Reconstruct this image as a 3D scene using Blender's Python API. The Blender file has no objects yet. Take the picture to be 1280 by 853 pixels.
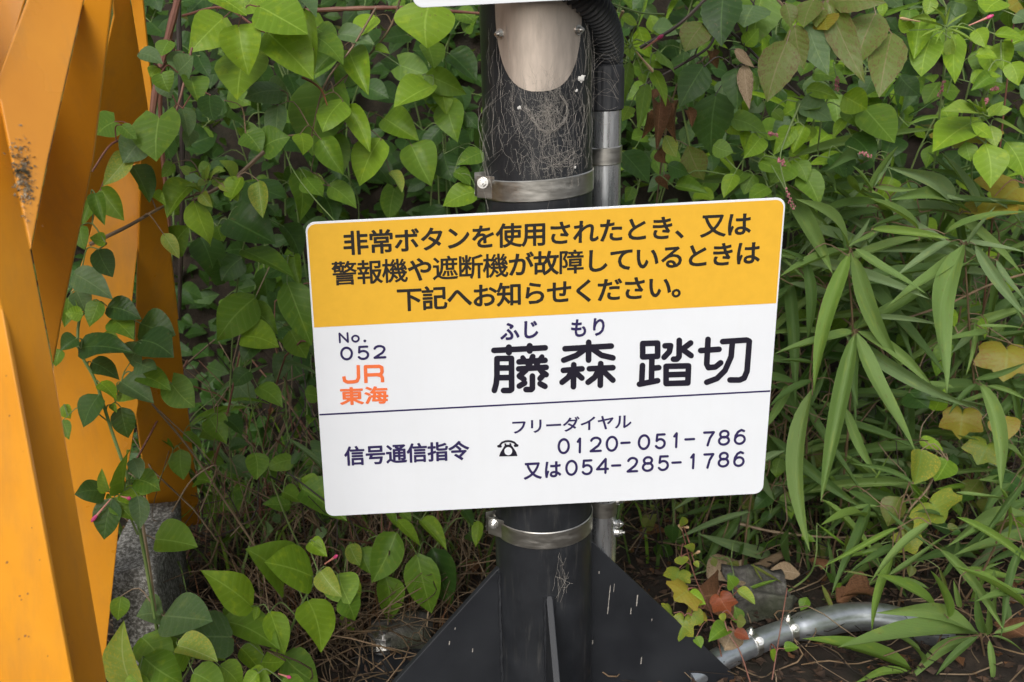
import bpy, bmesh, math, random
from mathutils import Vector, Matrix, noise
from mathutils.geometry import delaunay_2d_cdt
import numpy as np
random.seed(7)
sc = bpy.context.scene
COL = sc.collection
R = math.radians
H = 0.62                                   # height of the sign centre above the ground

# ------------------------------------------------------------------ camera
CAM = Vector((-0.2277, -1.2327, 0.441 + H))
TH, RO = 0.3109, -0.0525
_r = Vector((1, 0, 0)); FWD = Vector((0, math.cos(TH), -math.sin(TH))); _u = _r.cross(FWD)
RIGHT = _r * math.cos(RO) + _u * math.sin(RO)
UP = _u * math.cos(RO) - _r * math.sin(RO)
FPX = 1250.0
cd = bpy.data.cameras.new('camera'); cam = bpy.data.objects.new('camera', cd); COL.objects.link(cam)
m = Matrix((RIGHT, UP, -FWD)).transposed().to_4x4(); m.translation = CAM
cam.matrix_world = m
cd.sensor_width = 36; cd.lens = FPX / 1280 * 36; cd.shift_x = 178.234 / 1280
cd.clip_start = 0.02; cd.clip_end = 500
cd.dof.use_dof = True; cd.dof.focus_distance = 1.36; cd.dof.aperture_fstop = 8.5
sc.camera = cam

# ------------------------------------------------------------------ daylight: bright overcast
w = bpy.data.worlds.new('World'); sc.world = w; w.use_nodes = True
nt = w.node_tree; nt.nodes.clear()
sky = nt.nodes.new('ShaderNodeTexSky'); sky.sky_type = 'NISHITA'; sky.sun_disc = False
SUN_EL, SUN_AZ = R(40), R(203)
sky.sun_elevation = SUN_EL; sky.sun_rotation = SUN_AZ; sky.dust_density = 4; sky.air_density = 1.2
hs = nt.nodes.new('ShaderNodeHueSaturation'); hs.inputs['Saturation'].default_value = 0.30
bg = nt.nodes.new('ShaderNodeBackground'); bg.inputs[1].default_value = 0.15
ow = nt.nodes.new('ShaderNodeOutputWorld')
nt.links.new(sky.outputs[0], hs.inputs['Color']); nt.links.new(hs.outputs[0], bg.inputs[0]); nt.links.new(bg.outputs[0], ow.inputs[0])
sl = bpy.data.lights.new('sun', 'SUN'); sl.energy = 1.25; sl.angle = R(30); sl.color = (1, 0.975, 0.94)
so = bpy.data.objects.new('sun', sl); COL.objects.link(so)
sd = Vector((math.sin(SUN_AZ) * math.cos(SUN_EL), math.cos(SUN_AZ) * math.cos(SUN_EL), math.sin(SUN_EL)))
so.rotation_euler = sd.to_track_quat('Z', 'Y').to_euler()
sc.view_settings.view_transform = 'Standard'; sc.view_settings.look = 'None'
sc.view_settings.exposure = 0.29; sc.view_settings.gamma = 1
sc.cycles.use_denoising = True
sc.cycles.max_bounces = 8; sc.cycles.transparent_max_bounces = 8

# ------------------------------------------------------------------ geometry helpers
def ray(u, v):
    return FWD + RIGHT * ((u - 640 + 178.234) / FPX) - UP * ((v - 426.5) / FPX)
def P(u, v, Y):
    """the point of the vertical plane y=Y seen at that place of the photograph"""
    d = ray(u, v)
    return CAM + d * ((Y - CAM.y) / d.y)
def PZ(u, v, Z):
    d = ray(u, v)
    return CAM + d * ((Z - CAM.z) / d.z)
def link(name, verts, faces, mat=None, parent=None, smooth=False, kind=None):
    me = bpy.data.meshes.new(name)
    me.from_pydata([tuple(v) for v in verts], [], faces)
    if smooth: me.polygons.foreach_set('use_smooth', [True] * len(me.polygons))
    me.update()
    o = bpy.data.objects.new(name, me); COL.objects.link(o)
    if mat: me.materials.append(mat)
    if parent: o.parent = parent
    if kind: o['kind'] = kind
    return o
def thing(name, label, cat, loc=(0, 0, 0), group=None):
    o = bpy.data.objects.new(name, None); COL.objects.link(o); o.location = loc
    o.empty_display_size = .05
    o['label'] = label; o['category'] = cat
    if group: o['group'] = group
    return o
def tag(o, label, cat, group=None):
    o['label'] = label; o['category'] = cat
    if group: o['group'] = group
    return o
class MB:
    """collects world-space geometry; build() subtracts the parent's location"""
    def __init__(s): s.v = []; s.f = []
    def add(s, vs, fs):
        n = len(s.v); s.v += [Vector(v) for v in vs]; s.f += [tuple(i + n for i in f) for f in fs]
    def box(s, c, size, rot=None):
        hx, hy, hz = [k / 2 for k in size]
        vs = [Vector((x, y, z)) for x in (-hx, hx) for y in (-hy, hy) for z in (-hz, hz)]
        if rot: vs = [rot @ v for v in vs]
        s.add([v + Vector(c) for v in vs], [(0,1,3,2),(4,6,7,5),(0,4,5,1),(2,3,7,6),(0,2,6,4),(1,5,7,3)])
    def tube(s, pts, r, n=8, cap=True, rfun=None):
        pts = [Vector(p) for p in pts]; k = len(pts); vs = []; fs = []
        t0 = (pts[1] - pts[0]).normalized()
        a = t0.orthogonal().normalized()
        for i, p in enumerate(pts):
            t = (pts[min(i + 1, k - 1)] - pts[max(i - 1, 0)])
            t = t.normalized() if t.length > 1e-9 else t0
            a = (a - t * a.dot(t)); a = a.normalized() if a.length > 1e-6 else t.orthogonal().normalized()
            b = t.cross(a)
            rr = rfun(i) if rfun else (r[i] if isinstance(r, (list, tuple)) else r)
            for j in range(n):
                an = 2 * math.pi * j / n
                vs.append(p + (a * math.cos(an) + b * math.sin(an)) * rr)
        for i in range(k - 1):
            for j in range(n):
                fs.append((i*n+j, i*n+(j+1)%n, (i+1)*n+(j+1)%n, (i+1)*n+j))
        if cap: fs.append(tuple(range(n-1, -1, -1))); fs.append(tuple(range((k-1)*n, k*n)))
        s.add(vs, fs)
    def prism(s, poly, off):
        """closed slab: front polygon and the same moved by off"""
        poly = [Vector(p) for p in poly]; n = len(poly); off = Vector(off)
        s.add(poly + [p + off for p in poly],
              [tuple(range(n)), tuple(range(2*n-1, n-1, -1))] + [(i, i+n, (i+1)%n+n, (i+1)%n) for i in range(n)])
    def build(s, name, mat, parent=None, smooth=False, kind=None, bevel=0):
        off = Vector(parent.location) if parent and parent.parent is None else Vector((0,0,0))
        if parent and parent.parent is not None: off = Vector(parent.parent.location)
        o = link(name, [v - off for v in s.v], s.f, mat, parent, smooth, kind)
        bm = bmesh.new(); bm.from_mesh(o.data); bmesh.ops.recalc_face_normals(bm, faces=bm.faces)
        if bevel:
            bmesh.ops.bevel(bm, geom=[e for e in bm.edges if e.calc_face_angle(0) > .5], offset=bevel, segments=2, affect='EDGES', profile=.5)
        bm.to_mesh(o.data); bm.free()
        if smooth:
            o.data.polygons.foreach_set('use_smooth', [True] * len(o.data.polygons))
            o.data.set_sharp_from_angle(angle=R(40))
        return o
def spline(pts, n=6):
    """Catmull-Rom through the points"""
    pts = [Vector(p) for p in pts]
    if len(pts) < 3: return pts
    q = [pts[0]*2-pts[1]] + pts + [pts[-1]*2-pts[-2]]; out = []
    for i in range(1, len(q) - 2):
        for k in range(n):
            t = k / n
            out.append(.5*((2*q[i]) + (q[i+1]-q[i-1])*t + (2*q[i-1]-5*q[i]+4*q[i+1]-q[i+2])*t*t + (3*q[i]-q[i-1]-3*q[i+1]+q[i+2])*t**3))
    out.append(pts[-1]); return out

# ------------------------------------------------------------------ materials
class Mat:
    def __init__(s, name, rough=.5, metal=0, spec=.5):
        s.m = bpy.data.materials.new(name); s.m.use_nodes = True; s.t = s.m.node_tree
        s.b = s.t.nodes['Principled BSDF']; s.b.inputs['Roughness'].default_value = rough
        s.b.inputs['Metallic'].default_value = metal; s.b.inputs['Specular IOR Level'].default_value = spec
        s.out = s.t.nodes['Material Output']
    def n(s, typ, **k):
        nd = s.t.nodes.new(typ)
        for a, b in k.items(): setattr(nd, a, b)
        return nd
    def l(s, a, b): s.t.links.new(a, b)
    def coord(s, kind='Object', scale=None):
        tc = s.n('ShaderNodeTexCoord')
        if not scale: return tc.outputs[kind]
        mp = s.n('ShaderNodeMapping'); mp.inputs['Scale'].default_value = scale
        s.l(tc.outputs[kind], mp.inputs[0]); return mp.outputs[0]
    def noise(s, co, scale, detail=4, rough=.6, out='Fac'):
        nd = s.n('ShaderNodeTexNoise'); nd.inputs['Scale'].default_value = scale
        nd.inputs['Detail'].default_value = detail; nd.inputs['Roughness'].default_value = rough
        s.l(co, nd.inputs['Vector']); return nd.outputs[out]
    def ramp(s, fac, stops):
        r = s.n('ShaderNodeValToRGB'); e = r.color_ramp.elements
        while len(e) > 1: e.remove(e[-1])
        e[0].position = stops[0][0]; e[0].color = (*stops[0][1], 1)
        for p, c in stops[1:]:
            k = e.new(p); k.color = (*c, 1)
        s.l(fac, r.inputs[0]); return r.outputs[0]
    def mix(s, fac, a, b, mode='MIX'):
        mx = s.n('ShaderNodeMix', data_type='RGBA', blend_type=mode)
        for sock, val in ((mx.inputs[0], fac), (mx.inputs[6], a), (mx.inputs[7], b)):
            if hasattr(val, 'links'): s.l(val, sock)
            elif isinstance(val, (int, float)): sock.default_value = val
            else: sock.default_value = (*val, 1)
        return mx.outputs[2]
    def math(s, op, a, b=0, c=0, clamp=False):
        nd = s.n('ShaderNodeMath', operation=op); nd.use_clamp = clamp
        for i, val in enumerate((a, b, c)):
            if hasattr(val, 'links'): s.l(val, nd.inputs[i])
            else: nd.inputs[i].default_value = val
        return nd.outputs[0]
    def color(s, c):
        if hasattr(c, 'links'): s.l(c, s.b.inputs['Base Color'])
        else: s.b.inputs['Base Color'].default_value = (*c, 1)
        return s
    def bump(s, h, strength=.3, dist=.001):
        b = s.n('ShaderNodeBump'); b.inputs['Strength'].default_value = strength; b.inputs['Distance'].default_value = dist
        s.l(h, b.inputs['Height']); s.l(b.outputs[0], s.b.inputs['Normal']); return s
    def rough(s, f): s.l(f, s.b.inputs['Roughness']); return s
G3 = lambda v: (v, v, v)

def mk_board():
    k = Mat('sign_board_white', .42, spec=.35); co = k.coord()
    n1 = k.noise(co, 9, 5); n2 = k.noise(co, 260, 2)
    base = k.ramp(n1, [(.3, (.675, .695, .725)), (.7, (.705, .725, .755))])
    sp = k.ramp(n2, [(.74, G3(0)), (.80, G3(.5))])
    st = k.noise(k.coord('Object', (30, 30, 3)), 1.5, 5, .7); base = k.mix(k.ramp(st, [(.5, G3(0)), (.9, G3(.09))]), base, (.55, .53, .47))
    k.color(k.mix(sp, base, (.5, .46, .38))); return k.m
def mk_print(name, c, rough=.4):
    k = Mat(name, rough, spec=.25); n1 = k.noise(k.coord(), 60, 4)
    lo = tuple(x * .93 for x in c)
    k.color(k.ramp(n1, [(.3, lo), (.7, c)])); return k.m
def mk_black():
    k = Mat('pole_black_paint', .36); co = k.coord(); n1 = k.noise(co, 14, 6); n2 = k.noise(co, 300, 3)
    n3 = k.noise(k.coord('Object', (60, 60, 7)), 1.6, 6, .7)
    c = k.ramp(n1, [(.3, (.010, .011, .013)), (.75, (.022, .024, .028))])
    dust = k.ramp(n3, [(.55, G3(0)), (.78, G3(.30))])
    c = k.mix(dust, c, (.16, .15, .135))
    sp = k.ramp(n2, [(.70, G3(0)), (.78, G3(.55))])
    k.color(k.mix(sp, c, (.14, .135, .13)))
    k.rough(k.ramp(n1, [(.2, G3(.28)), (.8, G3(.5))])); k.bump(n2, .15, .0006); return k.m
def mk_fin():
    k = Mat('gusset_black_paint', .5); co = k.coord(); n1 = k.noise(co, 9, 6); n2 = k.noise(co, 420, 3)
    c = k.ramp(n1, [(.25, (.009, .010, .0125)), (.8, (.019, .021, .025))])
    sp = k.ramp(n2, [(.72, G3(0)), (.78, G3(.6))])
    k.color(k.mix(sp, c, (.14, .145, .15))); k.rough(k.ramp(n1, [(.2, G3(.4)), (.8, G3(.62))])); k.bump(n2, .2, .0006); return k.m
def mk_steel(name, c, rough, sc_=(40, 40, 40), metal=1.0):
    k = Mat(name, rough, metal); n1 = k.noise(k.coord('Object', sc_), 2, 6, .65)
    k.color(k.ramp(n1, [(.3, tuple(x * .72 for x in c)), (.7, c)]))
    k.rough(k.ramp(n1, [(.3, G3(rough - .08)), (.75, G3(rough + .14))])); k.bump(n1, .12, .0005); return k.m
def mk_orange():
    k = Mat('orange_paint', .26); co = k.coord(); n1 = k.noise(co, 5, 5); n2 = k.noise(co, 130, 3)
    c = k.ramp(n1, [(.3, (.58, .222, .013)), (.7, (.69, .290, .018))])
    st = k.noise(k.coord('Object', (14, 14, 3)), 2.2, 6, .7)
    c = k.mix(k.ramp(st, [(.48, G3(0)), (.8, G3(.42))]), c, (.33, .16, .05))
    sp = k.ramp(n2, [(.72, G3(0)), (.79, G3(.5))])
    k.color(k.mix(sp, c, (.16, .08, .03))); k.rough(k.ramp(n1, [(.3, G3(.22)), (.7, G3(.42))]))
    k.b.inputs['Coat Weight'].default_value = .35; k.b.inputs['Coat Roughness'].default_value = .15
    k.bump(n1, .1, .004); return k.m
def mk_concrete():
    k = Mat('weathered_concrete', .9); co = k.coord(); n1 = k.noise(co, 160, 4, .75); n2 = k.noise(co, 14, 5)
    c = k.ramp(n1, [(.38, (.03, .027, .024)), (.5, (.13, .12, .105)), (.58, (.46, .45, .42))])
    k.color(k.mix(n2, c, (.13, .12, .09), 'MULTIPLY') if False else k.mix(.35, c, k.ramp(n2, [(.3, (.05, .055, .035)), (.7, (.25, .24, .21))])))
    k.bump(n1, .8, .004); return k.m
def mk_stone():
    k = Mat('mossy_stone', .9); co = k.coord(); n1 = k.noise(co, 45, 8, .75); n2 = k.noise(co, 11, 5)
    c = k.ramp(n1, [(.32, (.020, .018, .016)), (.5, (.085, .078, .070)), (.68, (.23, .22, .20))])
    k.color(k.mix(k.ramp(n2, [(.42, G3(0)), (.62, G3(.7))]), c, (.035, .045, .016))); k.bump(n1, .9, .006); return k.m
def mk_soil():
    k = Mat('dark_soil', .95); co = k.coord(); n1 = k.noise(co, 30, 8, .7); n2 = k.noise(co, 6, 4)
    c = k.ramp(n1, [(.3, (.010, .007, .004)), (.55, (.026, .017, .011)), (.8, (.065, .044, .028))])
    g = k.ramp(n2, [(.5, G3(0)), (.7, G3(.5))])
    k.color(k.mix(g, c, (.018, .024, .010))); k.bump(n1, .8, .01); return k.m

def mk_leaf(name, c0, c1, vein, spot=None, rough=.42, bamboo=False, trans=.30, dusty=0, edge=None):
    """c0..c1 vary from plant leaf to leaf; uv: x across (0..1), y along the midrib"""
    k = Mat(name, rough, spec=.28); uv = k.n('ShaderNodeUVMap').outputs[0]
    sep = k.n('ShaderNodeSeparateXYZ'); k.l(uv, sep.inputs[0]); ux, uy = sep.outputs[0], sep.outputs[1]
    oi = k.n('ShaderNodeObjectInfo'); rnd = oi.outputs['Random']
    tc = k.n('ShaderNodeTexCoord')
    add = k.n('ShaderNodeVectorMath', operation='ADD'); k.l(tc.outputs['Object'], add.inputs[0])
    cx = k.n('ShaderNodeCombineXYZ'); k.l(k.math('MULTIPLY', rnd, 37.0), cx.inputs[0]); k.l(k.math('MULTIPLY', rnd, 91.0), cx.inputs[1]); k.l(cx.outputs[0], add.inputs[1])
    co = add.outputs[0]
    n1 = k.noise(co, 3.0, 5, .6); n2 = k.noise(co, 22, 4, .7)
    f = k.math('ADD', k.math('MULTIPLY', rnd, .75), k.math('MULTIPLY', n1, .35), clamp=True)
    col = k.mix(f, c0, c1)
    ax = k.math('ABSOLUTE', k.math('SUBTRACT', ux, .5))       # 0 at the midrib, .5 at the edge
    if bamboo:
        st = k.math('SINE', k.math('MULTIPLY', ux, 150.0))
        col = k.mix(k.math('MULTIPLY', k.math('ADD', st, 1.0), .09), col, tuple(min(1, x * 1.9) for x in c1))
        mid = k.math('LESS_THAN', ax, .035)
        col = k.mix(k.math('MULTIPLY', mid, .22), col, vein)
        h = k.math('MULTIPLY', st, .3)
    else:
        mid = k.ramp(ax, [(0.0, G3(.62)), (.009, G3(.5)), (.024, G3(0))])
        # pairs of side veins that bend towards the tip
        ph = k.math('SUBTRACT', k.math('MULTIPLY', uy, 7.0), k.math('POWER', k.math('MULTIPLY', ax, 3.2), .8))
        ph = k.math('ADD', ph, k.math('MULTIPLY', n1, .35))
        fr = k.math('ABSOLUTE', k.math('SUBTRACT', k.math('FRACT', ph), .5))
        side = k.ramp(fr, [(0.0, G3(.26)), (.06, G3(.14)), (.14, G3(0))])
        quilt = k.math('MULTIPLY', fr, 1.4)
        col = k.mix(k.math('MULTIPLY', quilt, .12), col, tuple(x * .5 for x in c0))
        col = k.mix(side, col, vein); col = k.mix(mid, col, tuple(min(1, x * 1.3) for x in vein))
        h = k.math('SUBTRACT', quilt, k.math('MULTIPLY', mid, .6))
    if spot:
        sp = k.ramp(k.math('ADD', n2, k.math('MULTIPLY', ax, .25)), [(.57, G3(0)), (.68, G3(.85))])
        col = k.mix(sp, col, spot)
    else:
        n3 = k.noise(co, 15, 3, .55); sp = k.ramp(n3, [(.66, G3(0)), (.71, G3(.75))]); col = k.mix(sp, col, (.16, .12, .035))
        n4 = k.noise(co, 5, 2); ye = k.ramp(n4, [(.56, G3(0)), (.74, G3(.45))]); col = k.mix(ye, col, tuple(min(1, a*b) for a, b in zip(c1, (1.9, 1.45, .9))))
    if edge:
        eg = k.ramp(k.math('ADD', ax, k.math('MULTIPLY', n1, .35)), [(.52, G3(0)), (.66, G3(.9))])
        col = k.mix(eg, col, edge)
    if dusty:
        du = k.ramp(n2, [(.35, G3(0)), (.75, G3(dusty))]); col = k.mix(du, col, (.20, .23, .17))
    rim = k.ramp(ax, [(.455, G3(0)), (.49, G3(.35))]); col = k.mix(rim, col, vein)
    # fine mottling
    col = k.mix(k.math('MULTIPLY', k.noise(co, 60, 2), .25), col, tuple(x * .45 for x in c0))
    k.color(col); k.bump(k.math('ADD', h, k.math('MULTIPLY', n2, .6)), .28, .0012)
    k.rough(k.ramp(n2, [(.3, G3(rough - .08)), (.7, G3(rough + .16))]))
    tr = k.n('ShaderNodeBsdfTranslucent'); ms = k.n('ShaderNodeMixShader'); ms.inputs[0].default_value = trans
    k.l(k.mix(.5, col, (.35, .5, .03), 'MIX') if not spot or True else col, tr.inputs[0])
    k.l(k.b.outputs[0], ms.inputs[1]); k.l(tr.outputs[0], ms.inputs[2]); k.l(ms.outputs[0], k.out.inputs[0])
    return k.m
def mk_stem(name, a, b):
    k = Mat(name, .6); n1 = k.noise(k.coord(), 18, 5); k.color(k.ramp(n1, [(.35, a), (.65, b)])); k.bump(n1, .4, .001); return k.m

M = dict(
    white=mk_board(), yellow=mk_print('sign_yellow_print', (.72, .405, .036)), ink=mk_print('black_print', (.022, .020, .018)),
    navy=mk_print('navy_print', (.030, .022, .085)), dkname=mk_print('name_print', (.016, .014, .024)), jr=mk_print('orange_print', (.80, .17, .055)),
    back=mk_steel('sign_back_aluminium', (.30, .31, .33), .5), black=mk_black(), fin=mk_fin(),
    band=mk_steel('stainless_band', (.62, .60, .55), .36, (20, 20, 90)), galv=mk_steel('galvanised_conduit', (.80, .82, .84), .27, (90, 90, 5), .92),
    pipe=mk_steel('galvanised_elbow', (.62, .65, .69), .34, (25, 25, 60), .9), plate=mk_steel('brushed_plate', (.62, .53, .45), .42, (50, 50, 9), .8),
    bolt=mk_steel('zinc_bolt', (.78, .77, .74), .28), orange=mk_orange(), concrete=mk_concrete(), soil=mk_soil(), stone=mk_stone(),
)
_k = Mat('black_plastic', .5); _k.color((.028, .029, .033)); _n = _k.noise(_k.coord(), 90, 4); _k.bump(_n, .2, .0006); M['plastic'] = _k.m
_k = Mat('cobweb_silk', .8); _k.color((.32, .295, .26)); M['web'] = _k.m
_k = Mat('white_fluff', .9); _k.color((.52, .51, .48)); M['fluff'] = _k.m
_k = Mat('pink_petal', .5); _n = _k.noise(_k.coord(), 40, 3); _k.color(_k.ramp(_n, [(.3, (.42, .03, .12)), (.7, (.60, .07, .20))])); M['pink'] = _k.m
_k = Mat('dusty_pink_seed', .7); _n = _k.noise(_k.coord(), 200, 3); _k.color(_k.ramp(_n, [(.3, (.22, .05, .07)), (.7, (.52, .20, .22))])); M['seed'] = _k.m
_k = Mat('petal_tube', .5); _k.color((.48, .20, .14)); M['tube'] = _k.m
_k = Mat('bud_pale', .5); _k.color((.45, .30, .16)); M['bud'] = _k.m
L = {
 'light': mk_leaf('leaf_light_green', (0.146, 0.270, 0.013), (0.221, 0.356, 0.019), (0.302, 0.432, 0.065), dusty=.06),
 'mid':   mk_leaf('leaf_mid_green', (0.077, 0.173, 0.012), (0.143, 0.255, 0.019), (0.224, 0.341, 0.063), dusty=.07),
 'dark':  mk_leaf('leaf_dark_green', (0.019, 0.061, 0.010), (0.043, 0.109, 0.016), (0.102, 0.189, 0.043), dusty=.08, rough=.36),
 'shade_tone':  mk_leaf('leaf_shade_tone', (0.023, 0.065, 0.013), (0.047, 0.110, 0.019), (0.104, 0.175, 0.048)),  # leaf green with the shade of the background foliage put into its colour
 'dusty': mk_leaf('leaf_dusty_green', (0.065, 0.137, 0.039), (0.111, 0.195, 0.062), (0.195, 0.286, 0.104), dusty=.40),
 'bright':mk_leaf('leaf_bright_shoot', (0.178, 0.294, 0.031), (0.256, 0.364, 0.059), (0.310, 0.402, 0.116), trans=.3),
 'yedge': mk_leaf('leaf_green_yellow_edge', (0.034, 0.103, 0.017), (0.060, 0.129, 0.022), (0.129, 0.206, 0.060), edge=(.42, .40, .05)),
 'ylg':   mk_leaf('leaf_variegated', (0.189, 0.310, 0.043), (0.292, 0.378, 0.069), (0.387, 0.430, 0.172), spot=(.50, .42, .06), trans=.3),
 'olive': mk_leaf('leaf_olive_red', (0.11, 0.17, 0.03), (0.155, 0.19, 0.038), (0.24, 0.17, 0.09), spot=(.14, .065, .030)),
 'yellow':mk_leaf('leaf_autumn_yellow', (0.216, 0.205, 0.024), (0.302, 0.254, 0.030), (0.202, 0.221, 0.048), spot=(.26, .12, .02)),
 'yg':    mk_leaf('leaf_yellow_green', (0.143, 0.212, 0.024), (0.203, 0.264, 0.036), (0.120, 0.204, 0.048), spot=(.42, .33, .03)),
 'red':   mk_leaf('leaf_autumn_red', (0.172, 0.039, 0.017), (0.275, 0.065, 0.026), (0.284, 0.120, 0.060), spot=(.10, .03, .02)),
 'dead':  mk_leaf('leaf_dead_brown', (0.1, 0.043, 0.02), (0.19, 0.088, 0.04), (0.22, 0.12, 0.06), spot=(.05, .025, .015), rough=.8, trans=.1),
 'tan':   mk_leaf('leaf_dead_tan', (0.258, 0.185, 0.112), (0.344, 0.258, 0.163), (0.378, 0.292, 0.206), spot=(.16, .10, .06), rough=.8, trans=.1),
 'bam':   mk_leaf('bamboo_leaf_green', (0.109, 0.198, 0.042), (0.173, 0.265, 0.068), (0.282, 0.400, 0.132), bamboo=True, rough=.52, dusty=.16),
 'bamb':  mk_leaf('bamboo_leaf_blue', (0.126, 0.205, 0.075), (0.186, 0.269, 0.115), (0.300, 0.398, 0.190), bamboo=True, rough=.54, dusty=.22),
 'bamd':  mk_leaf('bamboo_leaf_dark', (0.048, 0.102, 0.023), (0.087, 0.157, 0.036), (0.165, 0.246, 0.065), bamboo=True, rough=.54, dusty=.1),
 'baml':  mk_leaf('bamboo_leaf_light', (0.125, 0.225, 0.035), (0.167, 0.263, 0.051), (0.248, 0.326, 0.093), bamboo=True, rough=.54),
}
_k = Mat('grit_and_lichen', .9); _n = _k.noise(_k.coord(), 120, 3); _k.color(_k.ramp(_n, [(.35, (.06, .055, .03)), (.5, (.20, .15, .09)), (.65, (.42, .34, .24))])); M['lich'] = _k.m
_k = Mat('chipped_primer', .8); _k.color((.22, .10, .04)); M['lit0'] = _k.m
ST = {'green': mk_stem('stem_green', (.10, .17, .04), (.17, .22, .07)), 'brown': mk_stem('stem_brown', (.10, .065, .035), (.20, .13, .07)),
      'red': mk_stem('stem_reddish', (.13, .045, .030), (.20, .09, .055)), 'dry': mk_stem('dry_stem', (.13, .088, .050), (.23, .165, .10)),
      'dark': mk_stem('dark_stem', (.025, .018, .014), (.055, .038, .028))}
# ================================================================== GROUND
def ground_z(x, y):
    base = -0.02 * max(0, 0.1 - y)
    # shallow verge, then an overgrown bank
    t = min(1, max(0, (y - .95 + .10 * math.sin(x * 2.3 + 1)) / .85)); t = t * t * (3 - 2 * t)
    n = noise.noise(Vector((x * 1.7, y * 1.7, 3))) * .035 + noise.noise(Vector((x * 7, y * 7, 9))) * .012
    return base + 1.75 * t + n * (1 if abs(x) < 40 else 0) - .012
def axis(lo, hi, step, far):
    a = list(np.arange(lo, hi + 1e-6, step)); s = step
    while a[-1] < far: s *= 1.5; a.append(a[-1] + s)
    s = step
    while a[0] > -far: s *= 1.5; a.insert(0, a[0] - s)
    return a
xs = axis(-1.8, 2.2, .05, 120); ys = axis(-1.6, 2.2, .05, 120)
gv = [(x, y, ground_z(x, y)) for y in ys for x in xs]
nx = len(xs)
gf = [(j*nx+i, j*nx+i+1, (j+1)*nx+i+1, (j+1)*nx+i) for j in range(len(ys)-1) for i in range(nx-1)]
g = link('ground', gv, gf, M['soil'], smooth=True, kind='structure')

# ================================================================== SIGN BOARD
SW, SH = .3, .3 * .6807                                    # half sizes
def S(u, v, y=0.0):
    p = P(u, v, y); return p.x, p.z
def rrect(x0, z0, x1, z1, r, corners=(1, 1, 1, 1), n=7):
    """counter-clockwise from the lower left; corners = BL, BR, TR, TL rounded or not"""
    out = []
    for (cx, cz, a0, on, ex, ez) in ((x0+r, z0+r, 180, corners[0], x0, z0), (x1-r, z0+r, 270, corners[1], x1, z0), (x1-r, z1-r, 0, corners[2], x1, z1), (x0+r, z1-r, 90, corners[3], x0, z1)):
        if not on: out.append((ex, ez)); continue
        for i in range(n + 1):
            a = R(a0 + 90 * i / n); out.append((cx + r * math.cos(a), cz + r * math.sin(a)))
    return out
x0, x1, z0, z1 = -SW, SW, H - SH, H + SH
sign = thing('sign_board', 'white and yellow level crossing notice board strapped across the black pole', 'sign', (0, 0, H))
mb = MB(); mb.prism([(x, 0, z) for x, z in rrect(x0, z0, x1, z1, .012)], (0, .0025, 0))
mb.build('panel', M['white'], sign, bevel=.0005)
mb = MB(); mb.prism([(x, .0030, z) for x, z in rrect(x0+.001, z0+.001, x1-.001, z1-.001, .012)], (0, .0012, 0)); mb.build('back_sheet', M['back'], sign)
for zz in (H + .165, H - .160):                            # stiffening rails that the straps run through
    mb = MB(); mb.box((0, .011, zz), (.50, .0130, .030)); mb.build('rail', M['back'], sign, bevel=.001)
zy = sum(S(u, v)[1] for u, v in ((391.1, 409.3), (505, 404), (971.8, 379.1))) / 3
mb = MB(); mb.add([(x, -.0003, z) for x, z in rrect(x0+.0022, zy, x1-.0022, z1-.0026, .0105, (0, 0, 1, 1))], [tuple(range(18))])
yp = mb.build('yellow_field', M['yellow'], sign)
zl = sum(S(u, v)[1] for u, v in ((398.5, 518.3), (963.2, 489.2))) / 2
mb = MB(); mb.add([(x0+.001, -.0003, zl-.0012), (x1-.001, -.0003, zl-.0012), (x1-.001, -.0003, zl+.0012), (x0+.001, -.0003, zl+.0012)], [(0, 1, 2, 3)])
mb.build('divider_line', M['navy'], sign)

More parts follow.
